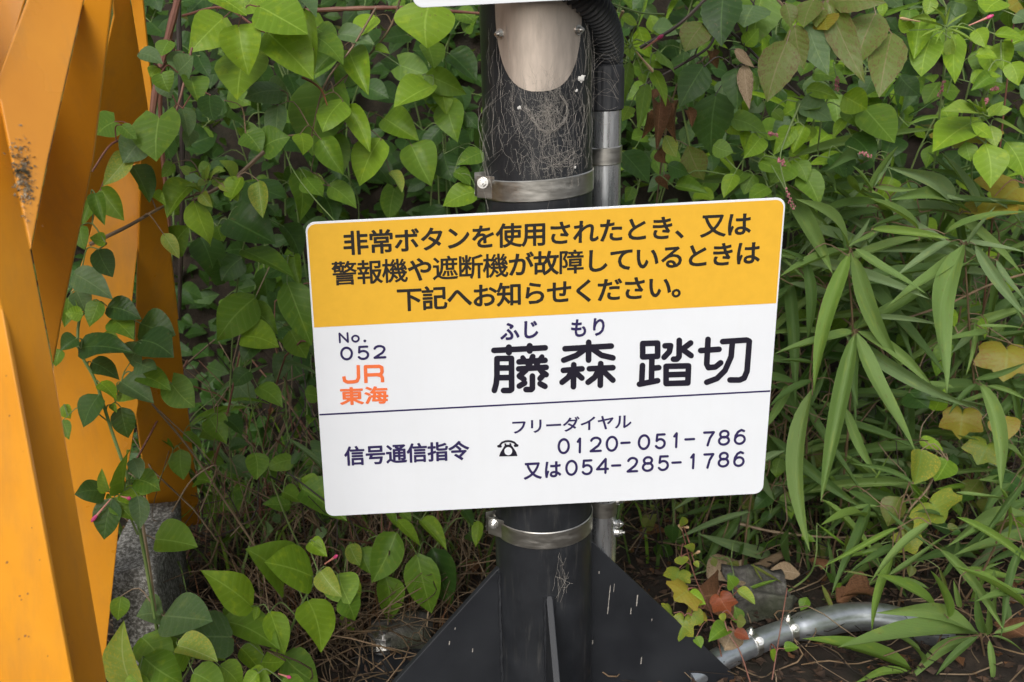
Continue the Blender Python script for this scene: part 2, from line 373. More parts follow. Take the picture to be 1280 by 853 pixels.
# ---- lettering: outlines united into flat shapes
def capsule(a, b, r, n=6):
    (ax, ay), (bx, by) = a, b; an = math.atan2(by - ay, bx - ax); out = []
    for i in range(n + 1):
        t = an - math.pi/2 + math.pi * i / n; out.append((bx + r*math.cos(t), by + r*math.sin(t)))
    for i in range(n + 1):
        t = an + math.pi/2 + math.pi * i / n; out.append((ax + r*math.cos(t), ay + r*math.sin(t)))
    return out
def ribbon(a, b, r):
    (ax, ay), (bx, by) = a, b; l = math.hypot(bx-ax, by-ay) or 1; nx_, ny_ = -(by-ay)/l*r, (bx-ax)/l*r
    return [(ax-nx_, ay-ny_), (bx-nx_, by-ny_), (bx+nx_, by+ny_), (ax+nx_, ay+ny_)]
def unite(polys):
    vs = []; ed = []
    for p in polys:
        n = len(vs); k = len(p); vs += [Vector(q) for q in p]; ed += [(n + i, n + (i+1) % k) for i in range(k)]
    r = delaunay_2d_cdt(vs, ed, [], 0, 1e-6, False)
    pv = np.array([(p.x, p.y) for p in r[0]]); fc = np.array([f for f in r[2] if len(f) == 3])
    tri = pv[fc]; c = tri.mean(1)
    d1 = tri[:, 1] - tri[:, 0]; d2 = tri[:, 2] - tri[:, 0]
    ok = np.abs(d1[:, 0]*d2[:, 1] - d1[:, 1]*d2[:, 0]) > 1e-10
    ins = np.zeros(len(c), bool)
    for p in polys:
        q = np.array([tuple(x)[:2] for x in p]); in_ = np.zeros(len(c), bool)
        lo, hi = q.min(0), q.max(0)
        sel = np.where((c[:, 0] >= lo[0]) & (c[:, 0] <= hi[0]) & (c[:, 1] >= lo[1]) & (c[:, 1] <= hi[1]) & ~ins)[0]
        if not len(sel): continue
        cs = c[sel]; t = np.zeros(len(sel), bool); q2 = np.roll(q, -1, 0)
        for (ax, ay), (bx, by) in zip(q, q2):
            if ay == by: continue
            t ^= ((ay > cs[:, 1]) != (by > cs[:, 1])) & (cs[:, 0] < (bx-ax)*(cs[:, 1]-ay)/(by-ay)+ax)
        ins[sel] |= t
    return r[0], [tuple(int(i) for i in f) for f in fc[ins & ok]]
_tc = bpy.data.curves.new('tmp', 'FONT'); _to = bpy.data.objects.new('tmp', _tc); COL.objects.link(_to)
_cache = {}
def font_glyph(ch, r):
    """em-box glyph, centred on (0,0), strokes thickened and rounded by r"""
    if (ch, r) in _cache: return _cache[(ch, r)]
    _tc.body = ch; _tc.size = 1; _tc.resolution_u = 3
    dg = bpy.context.evaluated_depsgraph_get(); dg.update()
    me = _to.evaluated_get(dg).to_mesh()
    vs = [(v.co.x, v.co.y) for v in me.vertices]; cnt = {}
    fs = [list(p.vertices) for p in me.polygons]
    for f in fs:
        for i in range(len(f)):
            e = tuple(sorted((f[i], f[(i+1) % len(f)]))); cnt[e] = cnt.get(e, 0) + 1
    polys = [[vs[i] for i in f] for f in fs]
    # keep the loops anticlockwise
    def ccw(p): return p if sum(p[i][0]*p[(i+1)%len(p)][1]-p[(i+1)%len(p)][0]*p[i][1] for i in range(len(p))) > 0 else p[::-1]
    polys = [ccw(p) for p in polys]
    if r > 0: polys += [capsule(vs[a], vs[b], r, 3) for (a, b), c in cnt.items() if c == 1]
    _to.evaluated_get(dg).to_mesh_clear()
    v, f = unite(polys); out = ([(p.x - .5, p.y - .38) for p in v], f)
    _cache[(ch, r)] = out; return out
def text_mesh(name, items, mat, y=-.0006):
    """items: (verts in photograph pixels, faces) -> one flat lettering part on the board"""
    mb = MB()
    for vs, fs in items:
        mb.add([Vector((S(a, b)[0], y, S(a, b)[1])) for a, b in vs], fs)
    return mb.build(name, mat, sign)
def lean(u, v): return .0716 - .1494 * (u - 383) / 600      # du per dv along the board's upright
DENSE = set('警遮機障報断藤')
def font_line(s, c0, c1, w, h, r, dr=None):
    out = []; n = len(s) - 1
    for i, ch in enumerate(s):
        t = i / n if n else 0; cu, cv = c0[0] + (c1[0]-c0[0])*t, c0[1] + (c1[1]-c0[1])*t
        sl_ = (c1[1]-c0[1]) / (c1[0]-c0[0]) if n else -.05
        vs, fs = font_glyph(ch, (dr if ch in DENSE and dr is not None else r)); k = lean(cu, cv)
        out.append(([(cu + x*w - y*h*k, cv - y*h + x*w*sl_) for x, y in vs], fs))
    return out
text_mesh('lettering', font_line('非常ボタンを使用されたとき、又は', (444.5, 303.5), (923.4, 280.2), 33.0, 31.5, .024, .014), M['ink'])
text_mesh('lettering', font_line('警報機や遮断機が故障しているときは', (430.5, 341.5), (934.5, 316.2), 33.0, 31.5, .024, .017), M['ink'])
text_mesh('lettering', font_line('下記へお知らせください。', (511.8, 374.0), (855.5, 357.2), 33.0, 31.0, .024, .014), M['ink'])
text_mesh('lettering', font_line('信号通信指令', (443.3, 569.7), (573.3, 563.3), 26.5, 25.0, .026, .02), M['navy'])
text_mesh('lettering', font_line('フリーダイヤル', (648.5, 533.6), (778.8, 527.0), 22.4, 19.5, .018), M['navy'])
text_mesh('lettering', font_line('東海', (439.6, 495.0), (470.3, 494.0), 30.5, 22.8, .030), M['jr'])
text_mesh('lettering', font_line('ふじ', (637.2, 414.0), (662.6, 411.4), 24.5, 25.0, .030) + font_line('もり', (723.6, 410.0), (748.4, 408.4), 23.0, 25.0, .028), M['navy'])
text_mesh('lettering', font_line('又は', (665.8, 588.0), (690.5, 586.6), 23.0, 23.5, .028), M['navy'])
bpy.data.objects.remove(_to); bpy.data.curves.remove(_tc)

def strokes(lines, off, sc_, hw, cap=True):
    polys = []
    for ln in lines:
        w_ = hw
        if isinstance(ln, tuple): ln, w_ = ln
        pts = [(off[0] + x/sc_, off[1] + y/sc_) for x, y in ln]
        for a, b in zip(pts, pts[1:]): polys.append(capsule(a, b, w_, 6) if cap else ribbon(a, b, w_))
        if not cap:
            for q in pts[1:-1]: polys.append(capsule(q, (q[0]+.01, q[1]), w_, 5))
    v, f = unite(polys); return ([(p.x, p.y) for p in v], f)
def arc(cx, cy, rx, ry, a0, a1, n=10): return [(cx + rx*math.cos(R(a0+(a1-a0)*i/n)), cy - ry*math.sin(R(a0+(a1-a0)*i/n))) for i in range(n+1)]
Z6, Z7 = ((600, 400), 8.533), ((700, 395), 4.923)
fuji = [[(148,325),(695,297)], ([(307,293),(307,345)], 4.0), ([(529,278),(529,328)], 4.0),
        [(180,412),(335,410),(337,740),(318,752),(250,752)], [(180,412),(180,600),(172,680),(152,752)], [(195,512),(325,512)], [(195,616),(325,614)],
        ([(455,402),(487,452)], 3.2), ([(660,392),(622,448)], 3.2), [(415,447),(693,430)], [(412,522),(705,505)],
        [(562,390),(530,470),(490,535),(418,598)], [(590,440),(625,510),(660,555),(705,583)], [(420,600),(468,632)], [(418,705),(475,672)],
        [(680,580),(640,625)], [(640,680),(692,708)], [(558,598),(558,730),(545,742),(490,742)]]
mori = [[(30,202),(315,185)], [(176,162),(175,272)], [(160,200),(100,243),(22,272)], [(195,200),(255,242),(325,258)],
        [(20,335),(135,325)], [(84,300),(82,436)], [(76,335),(50,378),(12,408)], [(92,345),(134,382)],
        [(180,325),(325,318)], [(250,293),(247,427)], [(240,330),(212,378),(172,408)], [(262,335),(325,395)]]
fumi = [[(508,170),(600,167),(600,248),(508,252),(508,170)], [(565,255),(562,400)], [(507,305),(502,408)], [(488,420),(600,398)], [(570,322),(607,318)],
        [(645,184),(680,183),(672,220),(640,254)], [(733,150),(732,250),(718,266),(697,266)], [(803,166),(752,205)], [(752,205),(806,244)],
        [(652,310),(790,307),(786,412),(652,416),(652,310)], [(660,362),(782,358)]]
kiri = [[(865,213),(978,205)], [(910,144),(902,296),(912,318),(955,314),(988,288)], [(1000,158),(1148,148),(1164,156),(1150,340),(1132,382),(1104,394),(1045,394)],
        [(1060,160),(1052,250),(1015,335),(965,385),(902,408)]]
for nm, st, (of, s_) in (('fuji', fuji, Z6), ('mori', mori, Z7), ('fumi', fumi, Z7), ('kiri', kiri, Z7)):
    text_mesh('large_character', [strokes(st, of, s_, 3.6)], M['dkname'])
# round digits in a unit box (x right, y down)
DG = {'0': [arc(.5,.5,.5,.5,90,450,24)], '1': [[(.1,.22),(.75,.0),(.75,1)]], '2': [arc(.5,.27,.46,.27,165,-25,10)+[(.75,.58),(.02,.97),(1,.97)]],
      '4': [[(.78,1),(.78,0),(.0,.72),(1,.72)]], '5': [[(.9,.0),(.15,.0),(.1,.45)]+arc(.47,.67,.48,.33,140,-150,14)],
      '6': [arc(.5,.69,.46,.31,90,450,20), [(.85,.08),(.6,.0),(.3,.12),(.08,.4),(.04,.69)]], '7': [[(.0,.02),(1,.02),(.62,.45),(.42,1)]],
      '8': [arc(.5,.24,.40,.24,90,450,20), arc(.5,.72,.48,.28,90,450,20)], '-': [[(0,.5),(1,.5)]],
      'N': [[(.05,1),(.05,0),(.95,1),(.95,0)]], 'o': [arc(.5,.5,.5,.5,90,450,20)]}
def digits(lst, of, s_, hw):
    out = []
    for ch, xa, xb, ya, yb in lst:
        i = hw * s_
        xa += i; xb -= i; ya += i; yb -= i
        if ch == '-': ya = yb = (ya + yb) / 2
        cv = (ya+yb)/2; cu = (xa+xb)/2; k = lean(of[0]+cu/s_, 0)
        st = [[(xa + x*(xb-xa) + (ya+y*(yb-ya)-cv)*k, ya + y*(yb-ya) - .05*(x-.5)*(xb-xa)) for x, y in ln] for ln in DG[ch]]
        out.append(strokes(st, of, s_, hw))
    return out
Z5 = ((385, 380), 10.667); ZP = ((680, 440), 4.061)
text_mesh('lettering', digits([('0',428,600,568,754), ('5',652,822,556,748), ('2',866,1042,546,734)], *Z5, 1.45), M['navy'])
text_mesh('lettering', digits([('N',403,548,378,522), ('o',575,690,410,515)], *Z5, 1.2) + [strokes([[(756,492),(758,492)]], *Z5, 1.7)], M['navy'])
text_mesh('lettering', digits([('0',68,131,437,519), ('1',163,192,434,515), ('2',230,294,429,511), ('0',312,376,425,507), ('-',386,440,461,461), ('0',475,539,417,498), ('5',560,621,413,494),
     ('1',652,682,407,489), ('-',711,767,443,443), ('7',805,866,401,480), ('8',881,946,394,476), ('6',961,1027,390,472)], *ZP, 1.5), M['navy'])
text_mesh('lettering', digits([('0',107,171,547,629), ('5',188,250,545,626), ('4',263,330,538,620), ('-',339,392,576,576), ('2',418,479,532,614), ('8',495,558,528,609), ('5',575,637,524,605),
     ('-',645,699,561,561), ('1',738,768,514,596), ('7',806,863,512,593), ('8',880,942,506,587), ('6',958,1021,502,584)], *ZP, 1.5), M['navy'])
Z8 = ((410, 440), 5.12)
text_mesh('lettering', [strokes([[(193,84),(195,165),(186,186),(165,191),(125,193),(106,184),(101,156)]], *Z8, 2.15, False),
                        strokes([[(243,199),(239,94),(328,92),(344,100),(346,128),(336,144),(244,148)], [(318,146),(340,152),(348,166),(349,194)]], *Z8, 2.15, False)], M['jr'])
# telephone pictogram
body = [(1094,669),(1102,645),(1122,612),(1130,600),(1129,585),(1140,585),(1141,594),(1160,593),(1161,584),(1172,584),(1174,598),(1184,610),(1204,640),(1212,666)]
hand = [(1100,606),(1102,593),(1114,580),(1135,572),(1152,570),(1172,572),(1192,580),(1204,592),(1208,601)]
pv = [(410+x/5.12, 440+y/5.12) for x, y in body][::-1]
polys = [pv]
hp = [(410+x/5.12, 440+y/5.12) for x, y in hand]
polys += [capsule(a, b, 1.25, 5) for a, b in zip(hp, hp[1:])] + [capsule((410+1090/5.12, 440+603/5.12), (410+1104/5.12, 440+604/5.12), 1.6), capsule((410+1197/5.12, 440+600/5.12), (410+1211/5.12, 440+598/5.12), 1.6)]
v_, f_ = unite(polys); text_mesh('telephone_symbol', [([(p.x, p.y) for p in v_], f_)], M['dkname'])
dc = (410 + 1153/5.12, 440 + 634/5.12)
text_mesh('dial_disc', [([(dc[0] + 4.9*math.cos(R(a)), dc[1] + 5.1*math.sin(R(a))) for a in range(0, 360, 20)], [tuple(range(18))])], M['white'], y=-.0009)
# ================================================================== POLE
def PX(z): return .0043 + (.925 - z) * .0157               # the pole leans very slightly
PY, PR = .085, .070
pole = thing('signal_pole', 'thick black round steel pole with cobwebs, standing behind the notice board', 'pole', (PX(0), PY, 0))
mb = MB(); mb.tube([(PX(z), PY, z) for z in (-.05, .2, .4, .6, .8, 1.0, 1.25, 1.55)], PR, 64); mb.build('post', M['black'], pole, smooth=True)
def band(z, h, r, name, parent, mat, a0=0, a1=360, t=.0012, tilt=0, cx=None, cy=PY, n=64):
    """flat strap round a vertical tube; angles: 270 = towards the camera"""
    cx = PX(z) if cx is None else cx
    full = (a1 - a0) >= 360; N = n if full else n + 1; mb = MB(); vs = []; fs = []
    for i in range(N):
        a = R(a0 + (a1 - a0) * i / n); ca, sa = math.cos(a), math.sin(a); zz = z + tilt * ca
        for rr, dz in ((r, -h/2), (r + t, -h/2 + .0012), (r + t, h/2 - .0012), (r, h/2)):
            vs.append((cx + rr*ca, cy + rr*sa, zz + dz))
    for i in range(n):
        k = (i + 1) % N
        for j in range(3): fs.append((i*4+j, k*4+j, k*4+j+1, i*4+j+1))
    mb.add(vs, fs); o = mb.build(name, mat, parent)
    o.data.polygons.foreach_set('use_smooth', [True] * len(o.data.polygons)); o.data.set_sharp_from_angle(angle=R(35))
    return o
def bolt(c, axis_, r, l, parent, name='bolt'):
    ax = Vector(axis_).normalized(); c = Vector(c); mb = MB()
    a = ax.orthogonal().normalized(); b = ax.cross(a)
    def cyl(p0, p1, rr, n):
        vs = [p + (a*math.cos(2*math.pi*j/n) + b*math.sin(2*math.pi*j/n))*rr for p in (p0, p1) for j in range(n)]
        mb.add(vs, [(j, (j+1) % n, (j+1) % n + n, j+n) for j in range(n)] + [tuple(range(n-1, -1, -1)), tuple(range(n, 2*n))])
    cyl(c - ax*l, c + ax*.001, r*1.5, 16)                   # washer
    cyl(c + ax*.001, c + ax*(.001 + r*.95), r, 6)           # nut
    cyl(c + ax*.001, c + ax*(.001 + r*1.7), r*.5, 10)       # thread
    return mb.build(name, M['bolt'], parent, bevel=.0003)
# two stainless straps hold the board
for (z, h, lx, lz) in ((.846, .0275, -1, .866), (.352, .0265, -1, .372)):
    st = thing('strap_clamp', 'stainless band clamp around the pole just above the notice board' if z > .6 else 'stainless band clamp around the pole just below the notice board', 'pipe clamp', (PX(z), PY, z))
    band(z, h, PR + .0008, 'strap', st, M['band'], tilt=.0035)
    # ears folded outwards on the left, with the screw through them
    cx, cy = PX(z) - PR * .94, PY - PR * .30
    mb = MB(); ear = [(cx + .004, cy - .012, z - h/2 - .001), (cx - .017, cy + .004, z - h/2), (cx - .017, cy + .004, z + h/2 + .001), (cx + .004, cy - .012, z + h/2 + .001)]
    mb.prism(ear, (.0010, .0012, 0)); mb.build('ear', M['band'], st, bevel=.0003)
    mb = MB(); ear = [(cx + .002, cy + .018, z - h/2), (cx - .019, cy + .012, z - h/2), (cx - .019, cy + .012, z + h/2 + .004), (cx + .002, cy + .018, z + h/2 + .004)]
    mb.prism(ear, (.0010, .0012, 0)); mb.build('ear', M['band'], st, bevel=.0003)
    bolt((cx - .010, cy - .003, z + h*.22), (-.35, -.9, .1), .0050, .010, st)
    bolt((cx - .010, cy + .018, z - h*.34), (-.7, .3, -.2), .0045, .008, st, 'nut')
# elliptical inspection plate wrapped on the pole, two screws
vs = []; fs = []; na, nz = 28, 26; zc, ha, hz = 1.075, R(50), .108
def plate_pt(a, z, r=PR + .0016): return (PX(z) + r*math.cos(a), PY + r*math.sin(a), z)
ac = R(264)
def SE(c): return math.copysign(abs(c)**.80, c)
mb = MB(); rings_ = []
for k in range(9):
    q = k / 8; rings_.append([plate_pt(ac + ha*.93*q*SE(math.cos(2*math.pi*j/48)), zc + hz*q*SE(math.sin(2*math.pi*j/48))) for j in range(48)])
vs = [v for r_ in rings_ for v in r_] + [plate_pt(ac + ha*.93*SE(math.cos(2*math.pi*j/48)), zc + hz*SE(math.sin(2*math.pi*j/48)), PR - .002) for j in range(48)]
fs = [(k*48+j, k*48+(j+1) % 48, (k+1)*48+(j+1) % 48, (k+1)*48+j) for k in range(9) for j in range(48)]
mb.add(vs, fs); mb.build('inspection_plate', M['plate'], pole, smooth=True)
for a, z in ((ac - ha*.82, 1.036), (ac + ha*.82, 1.036)):
    bolt(plate_pt(a, z, PR + .002), (math.cos(a), math.sin(a), 0), .0042, .002, pole, 'screw')
# cobwebs: hair-thin threads lying on and just off the paint
rw = random.Random(3); mb = MB()
def onpole(a, z, r): return Vector((PX(z) + r*math.cos(R(a)), PY + r*math.sin(R(a)), z))
def thread(a0, z0, a1, z1, th, lift=.002, n=7):
    pts = []
    for i in range(n):
        t = i/(n-1); pts.append(onpole(a0+(a1-a0)*t + rw.gauss(0, .45), z0+(z1-z0)*t + rw.gauss(0, .0009), PR + .0012 + lift*math.sin(math.pi*t)*rw.uniform(.2, 1)))
    mb.tube(pts, th, 3, cap=False)
for _ in range(520):
    a = rw.gauss(268, 24); z = rw.uniform(.862, .985)
    da, dz = rw.gauss(0, 7), rw.gauss(0, .020)
    thread(a, z, a+da, z+dz, rw.uniform(.00005, .00015))
for _ in range(36):                                       # long verticals beside the plate
    a = rw.choice((rw.gauss(215, 8), rw.gauss(318, 9))); z = rw.uniform(.93, 1.06)
    thread(a, z, a+rw.gauss(0, 4), z-rw.uniform(.02, .07), rw.uniform(.00008, .00018), .004)
loop = [(249, .950), (255, .938), (262, .922), (270, .918), (281, .922), (290, .934), (291, .950), (284, .962)]
for (a, z), (b, y_) in zip(loop, loop[1:]):
    for _ in range(8): thread(a+rw.gauss(0, 1.6), z+rw.gauss(0, .001), b+rw.gauss(0, 1), y_+rw.gauss(0, .001), .00016, .003)
for _ in range(90): thread(rw.gauss(272, 8), rw.gauss(.940, .011), rw.gauss(272, 9), rw.gauss(.940, .013), .00010, .004)
for _ in range(22): thread(rw.gauss(285, 14), rw.uniform(.870, .895), rw.gauss(285, 14), rw.uniform(.868, .90), .00016, .002, 5)
for _ in range(16): thread(rw.gauss(285, 6), rw.uniform(.27, .335), rw.gauss(283, 5), rw.uniform(.25, .335), .00016, .003)
mb.build('cobweb', M['web'], pole, kind='stuff')
fl = MB()
for a, z, s in ((309, .979, .0036), (243, .948, .0019), (302, .965, .0012), (300, .872, .0014)):
    c = onpole(a, z, PR + .002)
    bm = bmesh.new(); bmesh.ops.create_icosphere(bm, subdivisions=2, radius=s)
    for v in bm.verts: v.co *= 1 + 1.1*noise.noise(v.co*500 + c*50)
    fl.add([c + Vector((v.co.x, v.co.y*.6, v.co.z*1.2)) for v in bm.verts], [tuple(x.index for x in f.verts) for f in bm.faces]); bm.free()
fl.build('web_tuft', M['fluff'], pole, smooth=True, kind='stuff')
# strands stretched from pole to conduit and to the leaves on the left
mb = MB()
for _ in range(16):
    z = rw.uniform(.93, 1.05); mb.tube(spline([onpole(rw.uniform(315, 335), z, PR+.002), Vector((.088, .06, z-rw.uniform(-.02, .02))), Vector((.105, .068, z+rw.uniform(-.03, .02)))], 4), .00014, 3, cap=False)
for _ in range(10):
    z = rw.uniform(.85, .98); mb.tube(spline([onpole(rw.uniform(200, 225), z, PR+.001), onpole(rw.uniform(190, 205), z-.03, PR+.010), onpole(rw.uniform(195, 215), z-.08, PR+.004)], 4), .00012, 3, cap=False)
mb.build('cobweb', M['web'], pole, kind='stuff')
rs0 = random.Random(2)
# welded gusset plates
def fin(az, z_top, r_bot, z_bot, th, name, chamfer=.010):
    d = Vector((math.cos(R(az)), math.sin(R(az)), 0)); nrm = Vector((-d.y, d.x, 0))
    cx, cy = PX(.25), PY
    prof = [(.060, z_top + .004), (.060 + chamfer, z_top + .004), (.066 + chamfer, z_top), (r_bot, z_bot), (r_bot, .0), (.060, .0)]
    mb = MB(); mb.prism([Vector((cx, cy, 0)) + d*r + Vector((0, 0, z)) - nrm*th/2 for r, z in prof], nrm*th)
    return mb.build('gusset_plate', M['fin'], pole, bevel=.0012)
fin(10, .300, .325, .020, .009, 'r'); fin(190, .276, .325, .020, .009, 'l'); fin(266.5, .262, .325, .020, .0095, 'f', .004); fin(90, .28, .325, .02, .009, 'b')
mb = MB()
for az, zt in ((10, .300), (190, .276), (266.5, .262), (90, .28)):
    for sgn in (-1, 1):
        pts = []; a = R(az) + sgn*.085
        for i in range(40):
            z = .01 + (zt-.01)*i/39; pts.append(Vector((PX(z) + math.cos(a)*(PR+.0008), PY + math.sin(a)*(PR+.0008), z)) + Vector((rs0.gauss(0, .0004), rs0.gauss(0, .0004), 0)))
        mb.tube(pts, .0030, 6, rfun=lambda i: .0028 + .0007*math.sin(i*2.3))
mb.build('weld_bead', M['fin'], pole, smooth=True, kind='stuff')
mb = MB(); mb.prism([Vector((PX(0) + x, PY + y, .0)) for x, y in rrect(-.30, -.26, .25, .24, .03)], (0, 0, .008)); mb.build('base_plate', M['fin'], pole, bevel=.001)
for sx, sy in ((-.25, .19), (-.25, -.21)): bolt((PX(0)+sx, PY+sy, .018), (0, 0, 1), .018, .005, pole, 'anchor_nut')
# chipped paint and lime runs on the right gusset
rs = random.Random(8); mb = MB()
d = Vector((math.cos(R(10)), math.sin(R(10)), 0)); nn = Vector((d.y, -d.x, 0))
def on_fin(u, v, side=1):
    # intersect the viewing ray with the front face of the fin
    dr = ray(u, v); p0 = Vector((PX(.25), PY, 0)) + nn*(.0048)
    t = (p0 - CAM).dot(nn) / dr.dot(nn); return CAM + dr*t
for (u, v, l, w_) in ((763, 750, 36, 1.0), (797, 751, 14, 1.5), (789, 764, 8, 1.2), (802, 826, 9, 1.2), (741, 803, 5, 1.3), (749, 716, 3, 1.2), (706, 757, 22, .8), (562, 804, 5, 1.3), (591, 813, 5, 1.2), (569, 786, 3, .9), (641, 773, 3, 1.0), (768, 735, 10, .7), (815, 775, 3, .9)):
    pts = [on_fin(u - dv*.10, v + dv - l/2) for dv in np.linspace(0, l, 5)]
    for i in range(4):
        a_, b_ = w_*rs.uniform(.4, 1)*.0009, w_*rs.uniform(.4, 1)*.0009
        mb.add([pts[i]-d*a_, pts[i]+d*a_, pts[i+1]+d*b_, pts[i+1]-d*b_], [(0, 1, 2, 3)])
mb.build('lime_streak', M['web'], pole, kind='stuff')

# ---------------- conduit beside the pole
con = thing('cable_conduit', 'galvanised steel conduit pipe running up the right side of the black pole', 'conduit', (.100, PY + .042, 0))
PC = PY + .042
def CX(z): return .1035 + (.87 - z) * .0135
mb = MB(); mb.tube([(CX(z), PC, z) for z in (0, .2, .4, .6, .8, .95)], .0212, 40); mb.build('tube', M['galv'], con, smooth=True)
band(.871, .024, .0216, 'saddle_strap', con, M['band'], cx=CX(.87), cy=PC, tilt=.001, n=40)
band(.345, .026, .0216, 'saddle_strap', con, M['band'], cx=CX(.35), cy=PC, n=40)
for z in (.352, .298): 
    bolt((CX(z) + .0235, PC - .010, z + .004), (.9, -.35, .1), .0048, .006, con); bolt((CX(z) + .023, PC - .012, z + .020), (.6, -.7, .3), .0042, .006, con, 'nut')
mb = MB(); prof = [(.93, .0218), (.932, .0240), (.938, .0244), (.972, .0244), (.982, .0244), (.986, .0230), (.989, .0226), (.991, .0205)]
n = 72; vs = []
for z, r in prof:
    for j in range(n):
        k = r - (.0010 if (j % 4 < 2 and .935 < z < .985) else 0); a = 2*math.pi*j/n; vs.append((CX(z) + k*math.cos(a), PC + k*math.sin(a), z))
mb.add(vs, [(i*n+j, i*n+(j+1) % n, (i+1)*n+(j+1) % n, (i+1)*n+j) for i in range(len(prof)-1) for j in range(n)])
o = mb.build('end_fitting', M['plastic'], con, smooth=True)
hp = spline([(CX(.97), PC, .975), P(759, 70, PC-.004), P(758, 48, .100), P(748, 20, .062), P(730, -2, .034), P(700, -25, .020), P(650, -48, .015)], 30)
# resample evenly: 3 rings per corrugation
seg = [0]
for a, b in zip(hp, hp[1:]): seg.append(seg[-1] + (b-a).length)
N = int(seg[-1] / .0019); res = []; j = 0
for i in range(N):
    s_ = seg[-1]*i/(N-1)
    while j < len(seg)-2 and seg[j+1] < s_: j += 1
    t = (s_-seg[j]) / max(1e-9, seg[j+1]-seg[j]); res.append(hp[j].lerp(hp[j+1], t))
hose = thing('corrugated_hose', 'black corrugated cable hose bending from the conduit fitting across the pole top', 'hose', res[0])
mb = MB(); mb.tube(res, .016, 24, rfun=lambda i: (.0178, .0210, .0212, .0180)[i % 4]); mb.build('hose', M['plastic'], hose, smooth=True)

# ---------------- second board cut off by the top of the picture
ub = thing('upper_sign_board', 'grey edge of a second board above, cut off by the picture top', 'sign', (-.05, 0, 1.2))
zb = P(590, 6.5, -.035).z; xl = P(516, 0, -.035).x; xr = P(657, 0, -.035).x
mb = MB(); mb.prism([(x, -.035, z) for x, z in rrect(xl, zb, xl + .42, zb + .30, .012)], (0, .0025, 0)); mb.build('panel', M['white'], ub, bevel=.0005)
mb = MB(); mb.prism([(x, -.032, z) for x, z in rrect(xl+.001, zb+.001, xl + .419, zb + .299, .012)], (0, .0012, 0)); mb.build('back_sheet', M['back'], ub)

# ---------------- galvanised elbow on the ground at the right
ep = [PZ(858, 850, .020), PZ(905, 822, .024), PZ(960, 797, .026), PZ(1010, 782, .03), PZ(1058, 772, .03), PZ(1100, 772, .028), PZ(1145, 784, .008), PZ(1185, 806, -.035)]
el = thing('ground_pipe', 'galvanised pipe with a bend lying on the soil right of the pole base', 'pipe', ep[0])
sp = spline(ep, 8); mb = MB(); mb.tube(sp, .0205, 32, rfun=lambda i: .0200 if i < 22 else (.0220 if i == 22 else .0245)); mb.build('tube', M['pipe'], el, smooth=True)
for i0 in (13, 20):
    c = sp[i0]; tdir = (sp[i0+1]-sp[i0-1]).normalized(); mb = MB()
    mb.tube([c - tdir*.006, c - tdir*.005, c + tdir*.005, c + tdir*.006], .0218, 28); mb.build('pipe_clamp', M['band'], el, smooth=True)
    side = tdir.cross(Vector((0, 0, 1)))
    bolt(c + Vector((0, 0, .0225)) - side*.004, (0, -.2, 1), .0050, .004, el); bolt(c + Vector((0, 0, .0155)) + side*.016, (0, -.9, .6), .0048, .004, el, 'nut')

# ================================================================== ORANGE ANGLE-IRON FRAME (left)
fr = thing('barrier_frame', 'orange painted steel frame of slanting angle irons along the left edge', 'steel frame', (-.6, .1, 0))
def slab(name, pts, at, az, tilt=0, th=.005, bev=.0012):
    """one flat plate: outline as seen, lying in the plane through P(at) that faces az/tilt degrees"""
    p0 = P(*at); n_ = Vector((math.sin(R(az))*math.cos(R(tilt)), -math.cos(R(az))*math.cos(R(tilt)), math.sin(R(tilt))))
    q = []
    for u, v in pts:
        d = ray(u, v); q.append(CAM + d*((p0-CAM).dot(n_)/d.dot(n_)))
    mb = MB(); mb.prism(q, -n_*th); return mb.build(name, M['orange'], fr, bevel=bev)
# near leg: bright outer flange and the flange turned back
slab('leg_flange', [(-260, -330), (-180, -330), (-56, 60), (5, 400), (50, 640), (103, 925), (-110, 925)], (5, 400, -.40), -20, 8)
slab('leg_flange', [(-180, -330), (-118, -330), (-15, 60), (0, 125), (38, 310), (66, 455), (95, 625), (146, 925), (103, 925), (50, 640), (5, 400)], (5, 400, -.398), 48, 0)
# slanting brace: wide web and the narrow flange
slab('brace_web', [(104, -330), (172, -330), (105, 0), (60, 200), (39, 312), (0, 125), (-10, 118), (34, 2)], (105, 0, -.30), 38, 18)
slab('brace_flange', [(172, -330), (205, -330), (140, 0), (116, 200), (76, 400), (66, 455), (39, 312), (60, 200), (105, 0)], (105, 0, -.302), -12, -22)
slab('brace_web', [(-60, -330), (100, -330), (31, 2), (-2, 116), (-12, 60), (-60, -60)], (30, 0, -.28), 10, 10)
# far leg and the brace that meets it
slab('leg_web', [(118, -330), (138, -330), (163, 0), (190, 150), (210, 300), (80, 300), (118, 130), (143, 20)], (163, 0, .34), 40, -30)
slab('leg_flange', [(138, -330), (150, -330), (178, 0), (190, 120), (206, 260), (222, 400), (190, 400), (196, 260), (184, 130), (163, 0)], (163, 0, .338), -18, -5)
slab('leg_web', [(178, 150), (196, 150), (222, 400), (252, 655), (190, 668), (168, 500)], (222, 400, .36), 40, -25)
slab('brace_web', [(136, 205), (186, 205), (170, 330), (165, 380), (173, 505), (150, 645), (121, 925), (30, 925), (70, 420), (105, 320)], (165, 372, .24), 14, 6)
